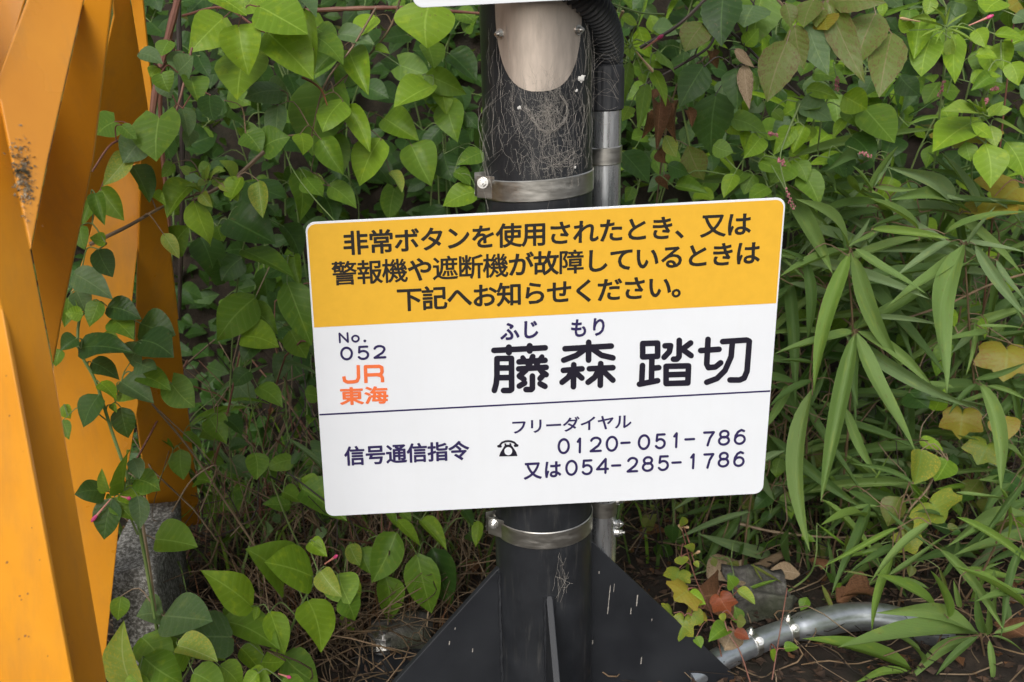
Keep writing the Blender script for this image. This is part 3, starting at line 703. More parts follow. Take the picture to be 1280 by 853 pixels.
# side bars added mostly outside the picture so the inspection plate mirrors orange
def bar(name, a, b, w_, face, th=.006):
    a, b = Vector(a), Vector(b); d = (b-a).normalized(); f = Vector(face).normalized(); q = d.cross(f).normalized()*w_/2
    mb = MB(); mb.prism([a-q, b-q, b+q, a+q], -f*th); return mb.build(name, M['orange'], fr, bevel=.0012)
bar('added_side_bar', (-.80, -.36, .55), (-.80, .30, 1.32), .15, (1, 0, 0)); bar('added_side_bar', (-.81, .30, .55), (-.81, -.36, 1.32), .15, (1, 0, 0))
bar('added_side_bar', (-.80, -.36, 1.40), (-.80, .34, 1.40), .12, (1, 0, 0))
# grit and lichen caught on the web of the near brace
rg = random.Random(5); mb = MB(); gn = Vector((math.sin(R(38))*math.cos(R(18)), -math.cos(R(38))*math.cos(R(18)), math.sin(R(18)))); gp = P(105, 0, -.30)
for i in range(300):
    v = rg.gauss(222, 22); u = rg.gauss(22 + (v-186)*.17, 7); d = ray(u, v); c = CAM + d*((gp-CAM).dot(gn)/d.dot(gn)) + gn*rg.uniform(.0003, .0013); s = rg.uniform(.0004, .0021)
    q = Matrix.Rotation(rg.uniform(0, 6), 3, Vector((rg.random(), rg.random(), rg.random())).normalized())
    mb.add([c + q @ Vector(k)*s for k in ((-1, -.5, 0), (1, -.4, .2), (.8, .6, 0), (-.7, .5, .3))], [(0, 1, 2, 3)])
mb.build('trapped_debris', M['lich'], fr, kind='stuff')

# ---------------- rough concrete footing under the frame and a stone behind the pipe
def rough_block(name, label, cat, c, size, seed, sub=5, amp=.012, parent=None, mat='concrete'):
    bm = bmesh.new(); bmesh.ops.create_cube(bm, size=1); bmesh.ops.subdivide_edges(bm, edges=bm.edges, cuts=sub, use_grid_fill=True)
    for v in bm.verts:
        v.co = Vector((v.co.x*size[0], v.co.y*size[1], v.co.z*size[2]))
        q = v.co + Vector((seed*3.1, seed, 0)); v.co += Vector((noise.noise(q*14), noise.noise(q*14+Vector((9, 0, 0))), noise.noise(q*14+Vector((0, 9, 0)))))*amp + v.co.normalized()*noise.noise(q*60)*amp*.4
    me = bpy.data.meshes.new(name); bm.to_mesh(me); bm.free(); me.polygons.foreach_set('use_smooth', [True]*len(me.polygons)); me.materials.append(M[mat])
    o = bpy.data.objects.new(name, me); COL.objects.link(o); o.location = c; tag(o, label, cat); return o
a, b = PZ(155, 850, .0), PZ(216, 850, 0)
rough_block('concrete_footing', 'rough speckled concrete footing beside the orange frame at lower left', 'concrete block', (PZ(180, 853, .05).x - .02, .36, .09), (.085, .24, .24), 2)
s1 = PZ(950, 745, .03); rough_block('stone', 'grey weathered stone half buried behind the galvanised ground pipe', 'stone', (s1.x, s1.y, .02), (.085, .07, .055), 5, amp=.035, mat='stone')
s1 = PZ(500, 790, .02); rough_block('stone', 'dark flat stone on the litter left of the black gusset plate', 'stone', (s1.x, s1.y, .005), (.11, .08, .05), 8, amp=.02, mat='stone')

rc = random.Random(4); mb = MB()
n_ = Vector((math.sin(R(-20))*math.cos(R(8)), -math.cos(R(-20))*math.cos(R(8)), math.sin(R(8)))); p0 = P(5, 400, -.40)
for (u, v, s) in ((25, 745, 2.2), (35, 742, 1.6), (27, 750, 1.4), (32, 795, 2), (24, 799, 1.4), (36, 796, 1.4), (9, 703, 1.8), (50, 700, 1.2), (12, 520, 1.6), (60, 820, 1.3), (-4, 610, 1.5), (8, 470, 1.2), (40, 660, 1)):
    d = ray(u, v); c = CAM + d*((p0-CAM).dot(n_)/d.dot(n_)) + n_*.0004; a_ = n_.orthogonal().normalized(); b_ = n_.cross(a_)
    mb.add([c + (a_*math.cos(k*1.05) + b_*math.sin(k*1.05)*.6)*s*.0009*rc.uniform(.6, 1.3) for k in range(6)], [tuple(range(6))])
mb.build('paint_chip', M['lit0'], fr, kind='stuff')
# ================================================================== LEAVES
def lerp(a, b, t): return a + (b-a)*t
def make_leaf(name, prof, nt=10, fold=.12, droop=.25, wave=.05, serr=0, twist=0, seed=0, cup=0, lobes=None, na=2, sway=0, asp=.7):
    """unit leaf: base at the origin, midrib along +y to (0,1), blade +-.5 in x, upper side +z"""
    rl = random.Random(seed); vs = []; fs = []; uv = []
    def W(t):
        for (a, wa), (b, wb) in zip(prof, prof[1:]):
            if t <= b: k = (t-a)/(b-a); return lerp(wa, wb, k)
        return prof[-1][1]
    ph = rl.uniform(0, 6); ph2 = rl.uniform(0, 6)
    cols = [-1, -.5, 0, .5, 1] if na == 2 else [-1, 0, 1]
    for i in range(nt + 1):
        t = i/nt; w_ = W(t) * .5; sx = sway*math.sin(math.pi*t)
        back = prof[0][1] > .25 and i == 0
        for c in cols:
            ww = w_ * (1 + serr*(.5 if i % 2 else -.5)*(abs(c) == 1))
            x = c*ww + sx; y = t - (.10*abs(c) if back else 0) + (0 if not back else 0)
            if prof[0][1] > .25: y -= .09*abs(c)*max(0, 1 - t*3)
            zc = fold*abs(c)*w_*2 + wave*math.sin(ph + t*7 + (0 if c < 0 else ph2))*abs(c)*(1 - .5*t) + cup*abs(c)**2*w_
            a = twist*t; x, zc = x*math.cos(a) - zc*math.sin(a), zc*math.cos(a) + x*math.sin(a)
            z = zc*asp*1.25 - droop*t*t
            vs.append((x, y, z)); uv.append((.5 + c*.5*(.35 + .65*min(1, w_*2)), t))
    k = len(cols)
    for i in range(nt):
        for j in range(k-1): fs.append((i*k+j, i*k+j+1, (i+1)*k+j+1, (i+1)*k+j))
    me = bpy.data.meshes.new(name); me.from_pydata(vs, [], fs); me.update()
    ul = me.uv_layers.new(name='UVMap')
    for p in me.polygons:
        for li in p.loop_indices: ul.data[li].uv = uv[me.loops[li].vertex_index]
    me.polygons.foreach_set('use_smooth', [True]*len(me.polygons)); me.materials.append(L['mid'])
    # length along the bent chord
    return me
def lobed(name, rad, seed=0, cup=.1):
    """palmate leaf as a fan; rad = [(angle from tip, radius)]"""
    rl = random.Random(seed); c = (0, .30, 0); vs = [(0, .32, .02)]; uv = [(.5, .3)]; pts = [(0, 0)]
    full = [(a, r) for a, r in rad]
    ring = [(-a, r) for a, r in reversed(full) if a > 0] + full
    for q in (.55, 1.0):
        for a, r in ring:
            x = math.sin(R(a))*r*q; y = .32 + math.cos(R(a))*r*q
            vs.append((x, y, cup*q*q*rl.uniform(-.6, 1)*.25 - .15*q*q*(.3 + abs(math.cos(R(a))))))
            uv.append((.5 + x*.9, y))
    n = len(ring); fs = [(0, 1+i, 1+(i+1)) for i in range(n-1)] + [(1+i, 1+n+i, 1+n+i+1, 1+i+1) for i in range(n-1)]
    fs += [(0, n, 1), ]
    me = bpy.data.meshes.new(name); me.from_pydata(vs, [], [tuple(reversed(f)) for f in fs]); me.update(); ul = me.uv_layers.new(name='UVMap')
    for p in me.polygons:
        for li in p.loop_indices: ul.data[li].uv = uv[me.loops[li].vertex_index]
    me.polygons.foreach_set('use_smooth', [True]*len(me.polygons)); me.materials.append(L['mid']); return me
OV = [(0, .14), (.04, .44), (.1, .70), (.2, .91), (.32, 1), (.45, .98), (.58, .88), (.7, .71), (.8, .51), (.88, .31), (.94, .14), (1, 0)]
HT = [(0, .55), (.06, .82), (.14, .96), (.25, 1), (.38, .99), (.5, .92), (.62, .79), (.74, .58), (.84, .36), (.92, .16), (1, 0)]
EL = [(0, .04), (.12, .42), (.3, .86), (.45, 1), (.62, .84), (.8, .46), (.92, .16), (1, 0)]                       # elliptic
LN = [(0, .05), (.03, .26), (.07, .52), (.14, .80), (.24, .97), (.36, 1), (.5, .96), (.64, .84), (.77, .62), (.88, .36), (.95, .15), (1, 0)]
BR = [(0, .12), (.08, .55), (.22, .92), (.38, 1), (.55, .88), (.72, .60), (.86, .30), (.94, .12), (1, 0)]         # big rough leaf
MESH = {
 'ov': [make_leaf('leaf_ovate', OV, nt=10, fold=f, droop=d, wave=w_, seed=i, twist=tw, sway=sw, serr=se) for i, (f, d, w_, tw, sw, se) in enumerate([(.10, .16, .04, 0, .02, 0), (.20, .34, .07, .3, -.07, 0), (.06, .10, .05, -.3, .07, .02), (.28, .22, .06, .15, .0, 0), (.14, .46, .05, -.2, -.05, .03), (-.08, .24, .09, .4, .06, 0), (.38, .30, .04, -.1, .04, 0), (.10, .60, .10, .2, -.02, .02)])],
 'ht': [make_leaf('leaf_heart', HT, fold=f, droop=d, wave=w_, seed=i+9, sway=sw) for i, (f, d, w_, sw) in enumerate([(.10, .18, .03, .02), (.15, .28, .05, -.04), (.05, .12, .04, .05), (.18, .34, .04, 0)])],
 'el': [make_leaf('leaf_elliptic', EL, asp=.45, fold=f, droop=d, wave=w_, seed=i+19, sway=sw) for i, (f, d, w_, sw) in enumerate([(.12, .20, .03, .03), (.20, .35, .04, -.05), (.06, .12, .05, .04)])],
 'bg': [make_leaf('leaf_rough', BR, asp=.55, nt=12, fold=f, droop=d, wave=w_, seed=i+29, serr=.05, sway=sw) for i, (f, d, w_, sw) in enumerate([(.10, .15, .05, .03), (.16, .25, .06, -.04), (.05, .08, .06, .05)])],
 'ln': [make_leaf('leaf_lance', LN, asp=.13, nt=11, fold=f, droop=d, wave=.02, seed=i+39, twist=tw, sway=sw) for i, (f, d, tw, sw) in enumerate([(.40, .10, .3, .25), (.50, .22, -.5, -.45), (.30, .32, .7, .5), (.55, .14, .0, 0), (.30, .05, -.9, .35), (.40, .42, .4, -.25), (.35, .18, 1.2, .6)])],
 'dd': [make_leaf('leaf_withered', EL, nt=9, fold=f, droop=d, wave=.16, seed=i+49, cup=c, twist=tw) for i, (f, d, c, tw) in enumerate([(.35, .3, .4, .8), (.5, .5, .2, -1.0), (.25, .7, .5, .5)])],
 'lb': [lobed('leaf_lobed', [(0, .68), (12, .56), (26, .46), (40, .53), (54, .62), (68, .52), (84, .43), (104, .46), (124, .44), (146, .40), (165, .34), (176, .22)], 3),
        lobed('leaf_lobed', [(0, .70), (10, .59), (20, .47), (34, .47), (48, .60), (60, .57), (74, .44), (92, .39), (112, .45), (134, .42), (158, .34), (176, .20)], 4)],
}
CORR = {'lb': .92}
VIEW = -FWD
NL = [0]
def leaf_obj(parent, B, T, width, kind, col, nrm, rnd, label=None):
    """leaf from B to T (world), blade width in metres, nrm = wanted upper side"""
    me = rnd.choice(MESH[kind]); y = T - B; ln = y.length
    if ln < 1e-4: return
    y.normalize(); z = (nrm - y*nrm.dot(y))
    z = z.normalized() if z.length > 1e-3 else y.orthogonal().normalized()
    x = y.cross(z)
    # the blade bends below its chord: pitch it up so that the tip still lands on T
    mx = Matrix((x*width, y*ln, z*ln*.8)).transposed().to_4x4(); mx.translation = B - parent.location
    dz = me.vertices[len(me.vertices)//2].co.z if False else 0
    tipz = me['tipz']; a = math.atan2(-tipz*.8, 1.0)
    rot = Matrix.Rotation(a, 4, x)
    s = 1/math.hypot(1, tipz*.8)
    mx = Matrix.Translation(B - parent.location) @ rot @ Matrix.Scale(1, 4) @ Matrix((x*width, y*ln*s, z*ln*s*.8)).transposed().to_4x4()
    o = bpy.data.objects.new('leaf', me); COL.objects.link(o); o.parent = parent; o.matrix_basis = mx
    sl_ = o.material_slots[0]; sl_.link = 'OBJECT'; sl_.material = L[col]
    if label: o['label'] = label
    NL[0] += 1
    return o
for k_, ms in MESH.items():
    for me in ms:
        tip = max(me.vertices, key=lambda v: v.co.y); me['tipz'] = float(tip.co.z) if k_ != 'lb' else 0.0

class Plant:
    """a thing: stem mesh with its leaf stalks + one child per leaf. Leaves come in as seen in the photograph, each at its own depth"""
    def __init__(s, name, label, cat, root, stemmat='green', group=None, seed=0):
        s.t = thing(name, label, cat, root, group); s.root = Vector(root); s.rnd = random.Random(seed)
        s.sm = stemmat; s.leaves = []; s.mb = MB(); s.path = None; s.nstem = 0
    def stem(s, pts, r0=.0022, r1=.0010):
        pts = spline(pts, 5); n = len(pts)
        s.mb.tube(pts, 0, 6, rfun=lambda i: r0 + (r1-r0)*i/(n-1)); s.nstem += 1
        s.path = (s.path or []) + pts
    def leaf(s, B, T, width, kind, col, up=.45, petiole=True, label=None):
        v = (CAM - B).normalized()
        n = (v*(1-up) + Vector((0, 0, 1))*up + Vector((s.rnd.gauss(0, .22), s.rnd.gauss(0, .12), s.rnd.gauss(0, .15)))).normalized()
        y = (T-B).normalized(); z = (n - y*n.dot(y)).normalized() if (n - y*n.dot(y)).length > .05 else v
        c = abs(z.dot(v)); w_ = width / max(.62, c)
        if kind == 'ln': w_ = min(w_*.80, (T-B).length*.125)
        leaf_obj(s.t, B, T, w_, kind, col, z, s.rnd, label); s.leaves.append((B, T, petiole))
    def build(s):
        if not s.path:
            c = sum((b for b, t, p in s.leaves), Vector())/len(s.leaves)
            top = max((b for b, t, p in s.leaves), key=lambda b: b.z)
            s.stem([s.root, s.root.lerp(c, .5) + Vector((s.rnd.gauss(0, .02), .02, 0)), c + Vector((0, .03, 0)), top + Vector((0, .012, -.004))])
        todo = [(B, T) for B, T, p in s.leaves if p]
        todo.sort(key=lambda q: min((x-q[0]).length for x in s.path))
        for B, T in todo:                       # every stalk grows from the nearest wood already there
            near = min(s.path, key=lambda q: (q-B).length + max(0, q.z-B.z)*.3); d = (B-near).length
            if d < .003: continue
            mid = near.lerp(B, .5) + Vector((0, d*.12, min(.02, d*.14))); mid += (B-T).normalized()*min(.012, d*.2)
            q = spline([near, mid, B, B + (T-B)*.04], 3); s.path = s.path + q[1:-1]
            s.mb.tube(q, 0, 5, rfun=lambda i: .0011 if i < 4 else .0008)
        s.mb.build('stem', ST[s.sm], s.t, smooth=True)
DEFW = {'ov': 1, 'ht': 1, 'el': 1, 'bg': 1, 'ln': 1, 'lb': 1, 'dd': 1}
def seen(pl, lst, off, sc_, Y, kind='ov', jit=.035, up=.45, tipf=.25):
    """lst: (bx, by, tx, ty, w, colour[, kind[, dY]]) in zoomed photograph pixels"""
    for e in lst:
        bx, by, tx, ty, w_, col = e[:6]; kd = e[6] if len(e) > 6 and e[6] else kind; dy = e[7] if len(e) > 7 else 0
        u0, v0, u1, v1 = off[0]+bx/sc_, off[1]+by/sc_, off[0]+tx/sc_, off[1]+ty/sc_
        yb = (Y(u0, v0) if callable(Y) else Y) + dy + pl.rnd.gauss(0, jit)
        ln = math.hypot(u1-u0, v1-v0); dist = (P(u0, v0, yb)-CAM).length
        yt = yb - ln*dist/FPX*(tipf + pl.rnd.uniform(-.15, .3))
        B = P(u0, v0, yb); T = P(u1, v1, yt)
        pl.leaf(B, T, w_/sc_*dist/FPX, kd, col, up)
def flowerbud(pl, a, b, off, sc_, Y, name='flower_bud', col='pink'):
    A = P(off[0]+a[0]/sc_, off[1]+a[1]/sc_, Y); B = P(off[0]+b[0]/sc_, off[1]+b[1]/sc_, Y-.01)
    d = B-A; mb = MB()
    if col != 'pink':
        mb.tube([A, A+d*.5, A+d*.8, A+d*.93, B], [.0009, .0014, .0024, .0022, .0008], 8); mb.build(name, M[col], pl.t, smooth=True); return
    mb.tube([A, A+d*.4, A+d*.72], [.0008, .0013, .0019], 8); mb.build('flower_tube', M['tube'], pl.t, smooth=True)
    mb = MB(); mb.tube([A+d*.70, A+d*.78, A+d*.87, A+d*.95, B], [.0018, .0026, .0029, .0020, .0006], 8); mb.build(name, M[col], pl.t, smooth=True)
def seedspike(pl, a, b, off, sc_, Y):
    A = P(off[0]+a[0]/sc_, off[1]+a[1]/sc_, Y); B = P(off[0]+b[0]/sc_, off[1]+b[1]/sc_, Y-.01); mb = MB(); rr = pl.rnd
    for i in range(22):
        t = i/21; c = A.lerp(B, t) + Vector((rr.gauss(0, .0016), rr.gauss(0, .0016), rr.gauss(0, .001))); r = .0021*(1-.4*t)
        mb.add([c+Vector(k)*r for k in ((1,0,0),(-1,0,0),(0,1,0),(0,-1,0),(0,0,1.4),(0,0,-1.4))], [(0,2,4),(2,1,4),(1,3,4),(3,0,4),(2,0,5),(1,2,5),(3,1,5),(0,3,5)])
    mb.build('flower_spike', M['seed'], pl.t, smooth=True)
    pl.mb.tube([A + (A-B)*1.2 + Vector((0, .01, 0)), A, B], .0007, 5)
ZA = ((0, 0), 1.984); ZB = ((0, 423), 1.984); ZC = ((380, 0), 2.977); ZD = ((740, 0), 3.159); ZE = ((960, 0), 3.159)
ZF = ((960, 250), 2.666); ZG = ((960, 533), 2.666); ZH = ((740, 600), 3.371); ZQ = ((430, 620), 2.977); ZR = ((140, 600), 3.368)
def GR(u, v, y): 
    p = P(u, v, y); return (p.x, y, ground_z(p.x, y))
seedn = [0]
def plant(name, label, cat, at, stem='green', group=None):
    seedn[0] += 1; return Plant(name, label, cat, GR(*at), stem, group, seedn[0])
VN = 'vine'
# ---- upper left: big light heart leaves
p = plant('broadleaf_vine', 'broad light green heart shaped leaves at the top, right of the orange frame', VN, (320, 120, .62), 'red')
p.stem([P(212, 300, .5), P(200, 130, .47), P(212, 50, .45), P(228, -40, .45)], .0042, .0036)
p.stem([P(228, 20, .46), P(280, 10, .42), P(330, 40, .40), P(392, 62, .38)], .0022, .0014)
seen(p, [(555,45,468,132,88,'light'),(592,62,617,188,98,'light'),(520,-20,612,38,66,'light'),(640,15,764,86,98,'light'),(660,78,778,196,108,'light'),(612,125,588,248,112,'light','ov',.05),
         (650,-40,590,40,80,'light','ov',.06),(700,-30,785,45,66,'dusty','ov',.04)], *ZA, .34, 'ov', .02)
p.build()
p = plant('broadleaf_vine', 'large dark green heart leaf hanging beside a withered red stalk tip, upper left', VN, (400, 250, .62), 'brown')
p.stem([P(470, 10, .42), P(440, 60, .42), P(405, 108, .40), P(385, 190, .42)], .0020, .0012)
seen(p, [(808,228,775,388,140,'mid','ht'),(795,345,852,434,64,'mid'),(690,262,684,368,56,'dusty'),(662,210,720,240,45,'dusty'),(700,225,606,246,52,'dusty'),(785,92,852,160,60,'mid'),(850,250,800,330,60,'light'),
         (745,332,752,385,50,'light'),(560,250,500,290,50,'dark'),(610,330,650,380,60,'mid'),(650,370,720,340,70,'mid')], *ZA, .40, 'ov', .025)
A_ = P(383, 103, .38)
mb = MB(); mb.tube(spline([P(378, 97, .40), P(392, 104, .385), P(403, 115, .37), P(409, 132, .36)], 4), 0, 7, rfun=lambda i: .0022 - .0001*i); mb.build('withered_tip', L['red'], p.t, smooth=True)
p.build()
# ---- left of the sign: bright shoot cluster and the leaves round it
p = plant('flowering_shoot', 'pale yellow green young shoot tips in front of the orange brace, left of the sign', 'shoot', (220, 300, .55), 'brown')
p.stem([P(112, 306, .18), P(160, 283, .20), P(205, 258, .22), P(255, 240, .26)], .0034, .0018)
p.stem([P(240, 252, .26), P(290, 225, .28), P(330, 190, .30)], .0028, .0036)
seen(p, [(515,445,500,420,22,'bright'),(520,445,548,420,24,'bright'),(510,450,518,410,24,'bright'),(515,448,490,462,24,'bright'),(575,452,543,398,36,'bright'),(500,440,440,410,26,'light'),(498,478,458,462,22,'bright'),
         (500,480,528,515,30,'ylg'),(578,458,592,498,26,'bright'),(642,450,652,542,46,'ylg'),(560,470,590,500,30,'light'),(478,456,414,542,64,'light'),(482,500,522,612,66,'light'),(405,580,445,642,36,'ylg'),
         (345,462,372,488,20,'light'),(375,482,412,512,22,'light'),(430,405,400,440,30,'mid'),(600,440,570,500,40,'light'),(380,470,330,440,34,'mid'),(530,440,560,470,26,'bright'),(545,455,580,480,26,'ylg'),(470,430,445,415,24,'bright'),(525,430,560,425,24,'bright')], *ZA, .20, 'ov', .012, up=.70)
p.build()
p = plant('four_oclock_bush', 'dark and mid green ovate leaves hanging below the bright shoot tips', VN, (260, 330, .60), 'green')
seen(p, [(566,543,684,606,108,'dark'),(615,452,714,498,72,'dark'),(352,602,366,702,88,'yedge'),(392,560,298,600,52,'mid'),(498,590,538,708,82,'dark'),(600,620,728,688,64,'mid'),(728,632,746,712,42,'mid'),(712,700,772,858,88,'mid'),
         (634,738,536,848,94,'mid'),(742,422,745,548,68,'mid'),(758,440,802,492,52,'mid'),(560,700,540,640,60,'dark'),(700,560,745,640,60,'dark'),(620,760,690,830,60,'mid'),(430,620,470,560,60,'mid'),(540,560,555,600,40,'mid'),(600,640,550,700,60,'dark'),(800,480,830,560,60,'dark'),(660,500,600,450,60,'mid')], *ZA, .40, 'ov', .03)
p.build()
p = plant('heart_leaf_vine', 'mid green heart leaves in front of the dark orange leg web, upper left', VN, (190, 200, .5), 'red')
p.stem([P(115, 215, .12), P(140, 180, .14), P(170, 172, .18), P(215, 150, .24), P(240, 60, .3)], .0016, .0020)
seen(p, [(395,290,388,402,104,'mid','ht'),(286,302,240,336,66,'mid','ht'),(352,345,305,405,76,'dusty'),(322,385,254,462,48,'ylg'),(330,412,372,502,56,'dark'),(250,468,308,548,58,'mid'),(400,180,420,230,54,'mid'),(345,132,405,160,34,'dusty'),
         (395,168,372,192,32,'light'),(400,195,425,245,44,'dusty'),(472,190,492,258,52,'mid'),(452,268,468,340,44,'dusty'),(476,322,462,368,38,'dusty'),(440,180,480,140,50,'dusty'),(300,310,340,345,30,'mid'),(520,235,530,300,56,'dark'),(420,100,400,140,40,'mid'),(455,130,430,190,50,'dusty')], *ZA, .17, 'ov', .015)
p.build()
p = plant('dusty_leaf_shoot', 'dusty dark green leaves along the edge of the near orange brace', 'shoot', (110, 400, .3), 'green')
p.stem([P(112, 340, .08), P(97, 425, .06), P(120, 478, .05), P(140, 540, .05), P(160, 600, .04), P(178, 680, .06), P(200, 812, .10)], .0022, .0030)
seen(p, [(185,680,280,742,64,'dusty'),(190,722,212,775,54,'dusty'),(246,748,222,812,48,'mid'),(206,782,160,778,36,'light'),(268,762,352,792,54,'dark'),(278,792,332,842,58,'mid'),(348,802,436,832,86,'dark'),(262,602,222,590,32,'light'),
         (242,618,280,688,54,'dark'),(200,560,210,620,40,'mid'),(225,500,205,560,44,'mid'),(235,480,260,560,40,'mid'),(170,740,160,812,44,'mid'),(190,840,150,870,44,'dark'),(250,830,300,870,50,'light')], *ZA, .05, 'ov', .012)
seen(p, [(228,60,296,102,50,'dark'),(248,112,288,152,34,'light'),(292,142,358,146,40,'bright'),(300,108,382,162,62,'dusty'),(246,140,206,222,64,'dark'),(300,172,318,248,58,'dark'),(200,25,330,35,56,'dark'),(150,28,138,70,40,'mid'),
         (425,112,484,172,78,'mid','ht'),(342,92,424,130,54,'mid'),(322,62,350,10,50,'dusty'),(350,5,432,48,76,'dark'),(158,165,175,200,32,'light'),(155,205,172,252,30,'mid'),(340,60,390,80,44,'dusty'),(275,165,290,185,16,'light')], *ZB, .05, 'ov', .012)
p.build()
p = plant('four_oclock_flower', 'shoot with pink tubular bud and whorl of dark leaves before the lower orange frame', 'flower', (150, 640, .1), 'green')
p.stem([P(172, 668, .04), P(160, 640, .03), P(150, 615, .02)], .0018, .0014)
seen(p, [(262,380,184,388,54,'dark'),(268,378,252,324,24,'bright'),(290,374,296,334,26,'bright'),(308,380,322,276,62,'mid'),(300,385,346,412,48,'light'),(278,398,258,500,66,'dark'),(280,402,332,452,50,'mid'),(335,350,398,378,60,'mid'),
         (342,392,346,474,48,'dusty'),(262,380,240,372,16,'light'),(275,390,262,398,14,'light'),(330,300,345,350,40,'dusty')], *ZB, .02, 'ov', .010)
flowerbud(p, (275, 398), (226, 456), *ZB, .0); flowerbud(p, (300, 392), (324, 398), *ZB, -.01, col='pink')
p.build()
p = plant('four_oclock_bush', 'single dusty green leaves on a tan stalk over the concrete footing, lower left', VN, (200, 800, .2), 'dry')
p.stem([P(176, 640, .10), P(188, 720, .10), P(200, 820, .12)], .0028, .0034); p.stem([P(200, 760, .12), P(225, 800, .10), P(245, 830, .08)], .0028, .002)
seen(p, [(385,498,490,516,84,'mid'),(405,688,338,690,72,'dusty'),(405,688,528,702,84,'dusty'),(575,742,430,740,108,'dusty'),(300,640,292,700,44,'mid')], *ZB, .10, 'ov', .01)
p.build()
p = plant('four_oclock_bush', 'light green ovate leaves with pink buds beside the litter below the sign corner', VN, (380, 780, .25), 'green')
p.stem([P(350, 820, .18), P(375, 760, .16), P(395, 725, .14)], .0024, .0016)
seen(p, [(622,665,498,576,76,'light'),(706,602,608,522,94,'mid','ov',.03),(776,592,656,556,82,'light'),(768,505,812,542,42,'light'),(795,578,848,642,56,'ylg'),(838,585,868,660,92,'light','ov',.02),(764,652,797,778,96,'light'),(670,678,706,786,62,'light'),
         (556,702,694,772,82,'mid'),(598,768,652,832,58,'light'),(648,802,708,800,48,'light'),(702,788,790,856,88,'mid'),(420,722,560,800,100,'mid'),(640,665,630,700,18,'light'),(780,505,800,520,20,'bright'),(620,710,640,690,16,'bright'),(560,660,600,700,50,'mid','ov',.04),(850,640,880,700,60,'mid')], *ZB, .14, 'ov', .012)
flowerbud(p, (805, 560), (838, 538), *ZB, .12); flowerbud(p, (690, 832), (722, 842), *ZB, .05)
p.build()
p = plant('four_oclock_bush', 'large yellowish green leaves in the bottom left corner right of the orange leg', VN, (200, 860, .12), 'green')
seen(p, [(335,862,306,700,62,'ylg'),(355,790,455,860,104,'mid'),(352,742,420,842,90,'mid'),(440,762,540,800,60,'ylg'),(545,812,600,870,60,'light'),(480,830,560,880,80,'mid'),(600,850,680,900,80,'light'),(640,830,600,870,40,'light'),(420,850,360,900,90,'light'),(345,830,330,900,50,'bright'),(700,850,760,900,60,'mid'),(470,800,430,770,50,'mid')], *ZB, .04, 'ov', .012)
p.build()
p = plant('four_oclock_bush', 'mid green leaf pair behind the lower left corner of the sign', VN, (400, 640, .5), 'green')
seen(p, [(750,372,860,452,82,'mid'),(632,285,636,352,58,'mid'),(520,198,562,262,60,'mid'),(500,232,562,252,50,'mid'),(455,238,502,272,28,'mid'),(598,-5,692,22,80,'light'),(640,122,702,172,44,'mid'),(745,350,790,400,50,'light'),(700,380,745,405,44,'mid'),(560,200,600,240,44,'dark'),(640,0,600,60,50,'dark'),(720,-20,760,50,70,'mid'),(620,80,580,120,50,'dark')], *ZB, .42, 'ov', .03)
p.build()
# ---- top, between vines and the pole
p = plant('broadleaf_vine', 'light green drooping leaves at the top centre, left of the black pole', VN, (490, 120, .65), 'brown')
p.stem([P(505, -20, .45), P(490, 30, .46), P(460, 70, .47), P(410, 115, .48)], .0020, .0014)
seen(p, [(470,5,456,186,196,'light','ov'),(0,30,32,305,66,'light'),(268,60,186,142,72,'light'),(128,128,262,166,68,'dusty'),(165,188,240,356,92,'light'),(45,105,128,142,72,'mid'),(140,180,30,285,100,'mid'),
         (165,395,246,568,74,'light'),(298,440,428,525,102,'light'),(285,515,206,694,134,'light'),(398,538,474,694,132,'mid'),(100,505,144,652,88,'mid'),(25,645,62,748,72,'light'),(96,692,196,775,84,'mid'),(320,640,366,716,44,'ylg'),(265,175,318,200,30,'light'),
         (130,400,60,470,90,'mid','ov',.05),(180,260,120,330,90,'mid','ov',.08),(250,600,330,690,90,'dark','ov',.08),(150,560,90,640,80,'dark','ov',.08),(60,740,130,800,80,'mid')], *ZC, .46, 'ov', .03)
p.build()
p = plant('broadleaf_vine', 'green leaf fan in the shade just left of the black pole', VN, (540, 120, .75), 'green')
seen(p, [(458,162,486,255,84,'mid'),(480,320,332,402,92,'light'),(455,280,606,352,96,'mid'),(508,318,532,432,72,'light'),(528,378,572,530,104,'mid'),(520,568,564,686,92,'dark'),(664,568,568,616,62,'mid'),(640,712,516,768,92,'light'),(568,45,642,92,60,'mid'),
         (540,200,642,300,92,'dark'),(440,280,420,300,24,'light'),(600,120,650,60,70,'mid'),(500,60,560,130,70,'dark'),(420,320,440,370,50,'mid'),(600,420,650,480,60,'dark'),(560,640,620,690,60,'mid')], *ZC, .52, 'ov', .03)
p.build()
# ---- top right of the pole
p = plant('flowering_shoot', 'bright narrow leaved shoot with a pink tipped bud right of the corrugated hose', 'shoot', (810, 120, .5), 'green')
cl = [(150 + 6*math.cos(a), 185 + 6*math.sin(a), 150 + rr*math.cos(a), 185 + rr*math.sin(a), 22, 'bright', 'ln') for a, rr in ((0.3,60),(0.9,70),(1.5,56),(2.2,60),(2.9,48),(3.6,52),(4.2,56),(4.8,60),(5.4,62),(5.9,70))]
seen(p, cl, *ZD, .24, 'ln', .008, up=.7)
seen(p, [(240,285,292,420,46,'light'),(210,340,182,524,50,'mid'),(150,250,128,410,54,'mid'),(200,290,205,335,28,'light'),(130,180,160,240,40,'light'),(230,250,280,270,26,'light'),(150,420,120,480,50,'light'),(120,60,180,100,30,'light'),(260,200,330,300,36,'mid')], *ZD, .28, 'ov', .012)
flowerbud(p, (202, 196), (282, 138), *ZD, .22); flowerbud(p, (175, 205), (242, 285), *ZD, .22, col='bud', name='spent_flower')
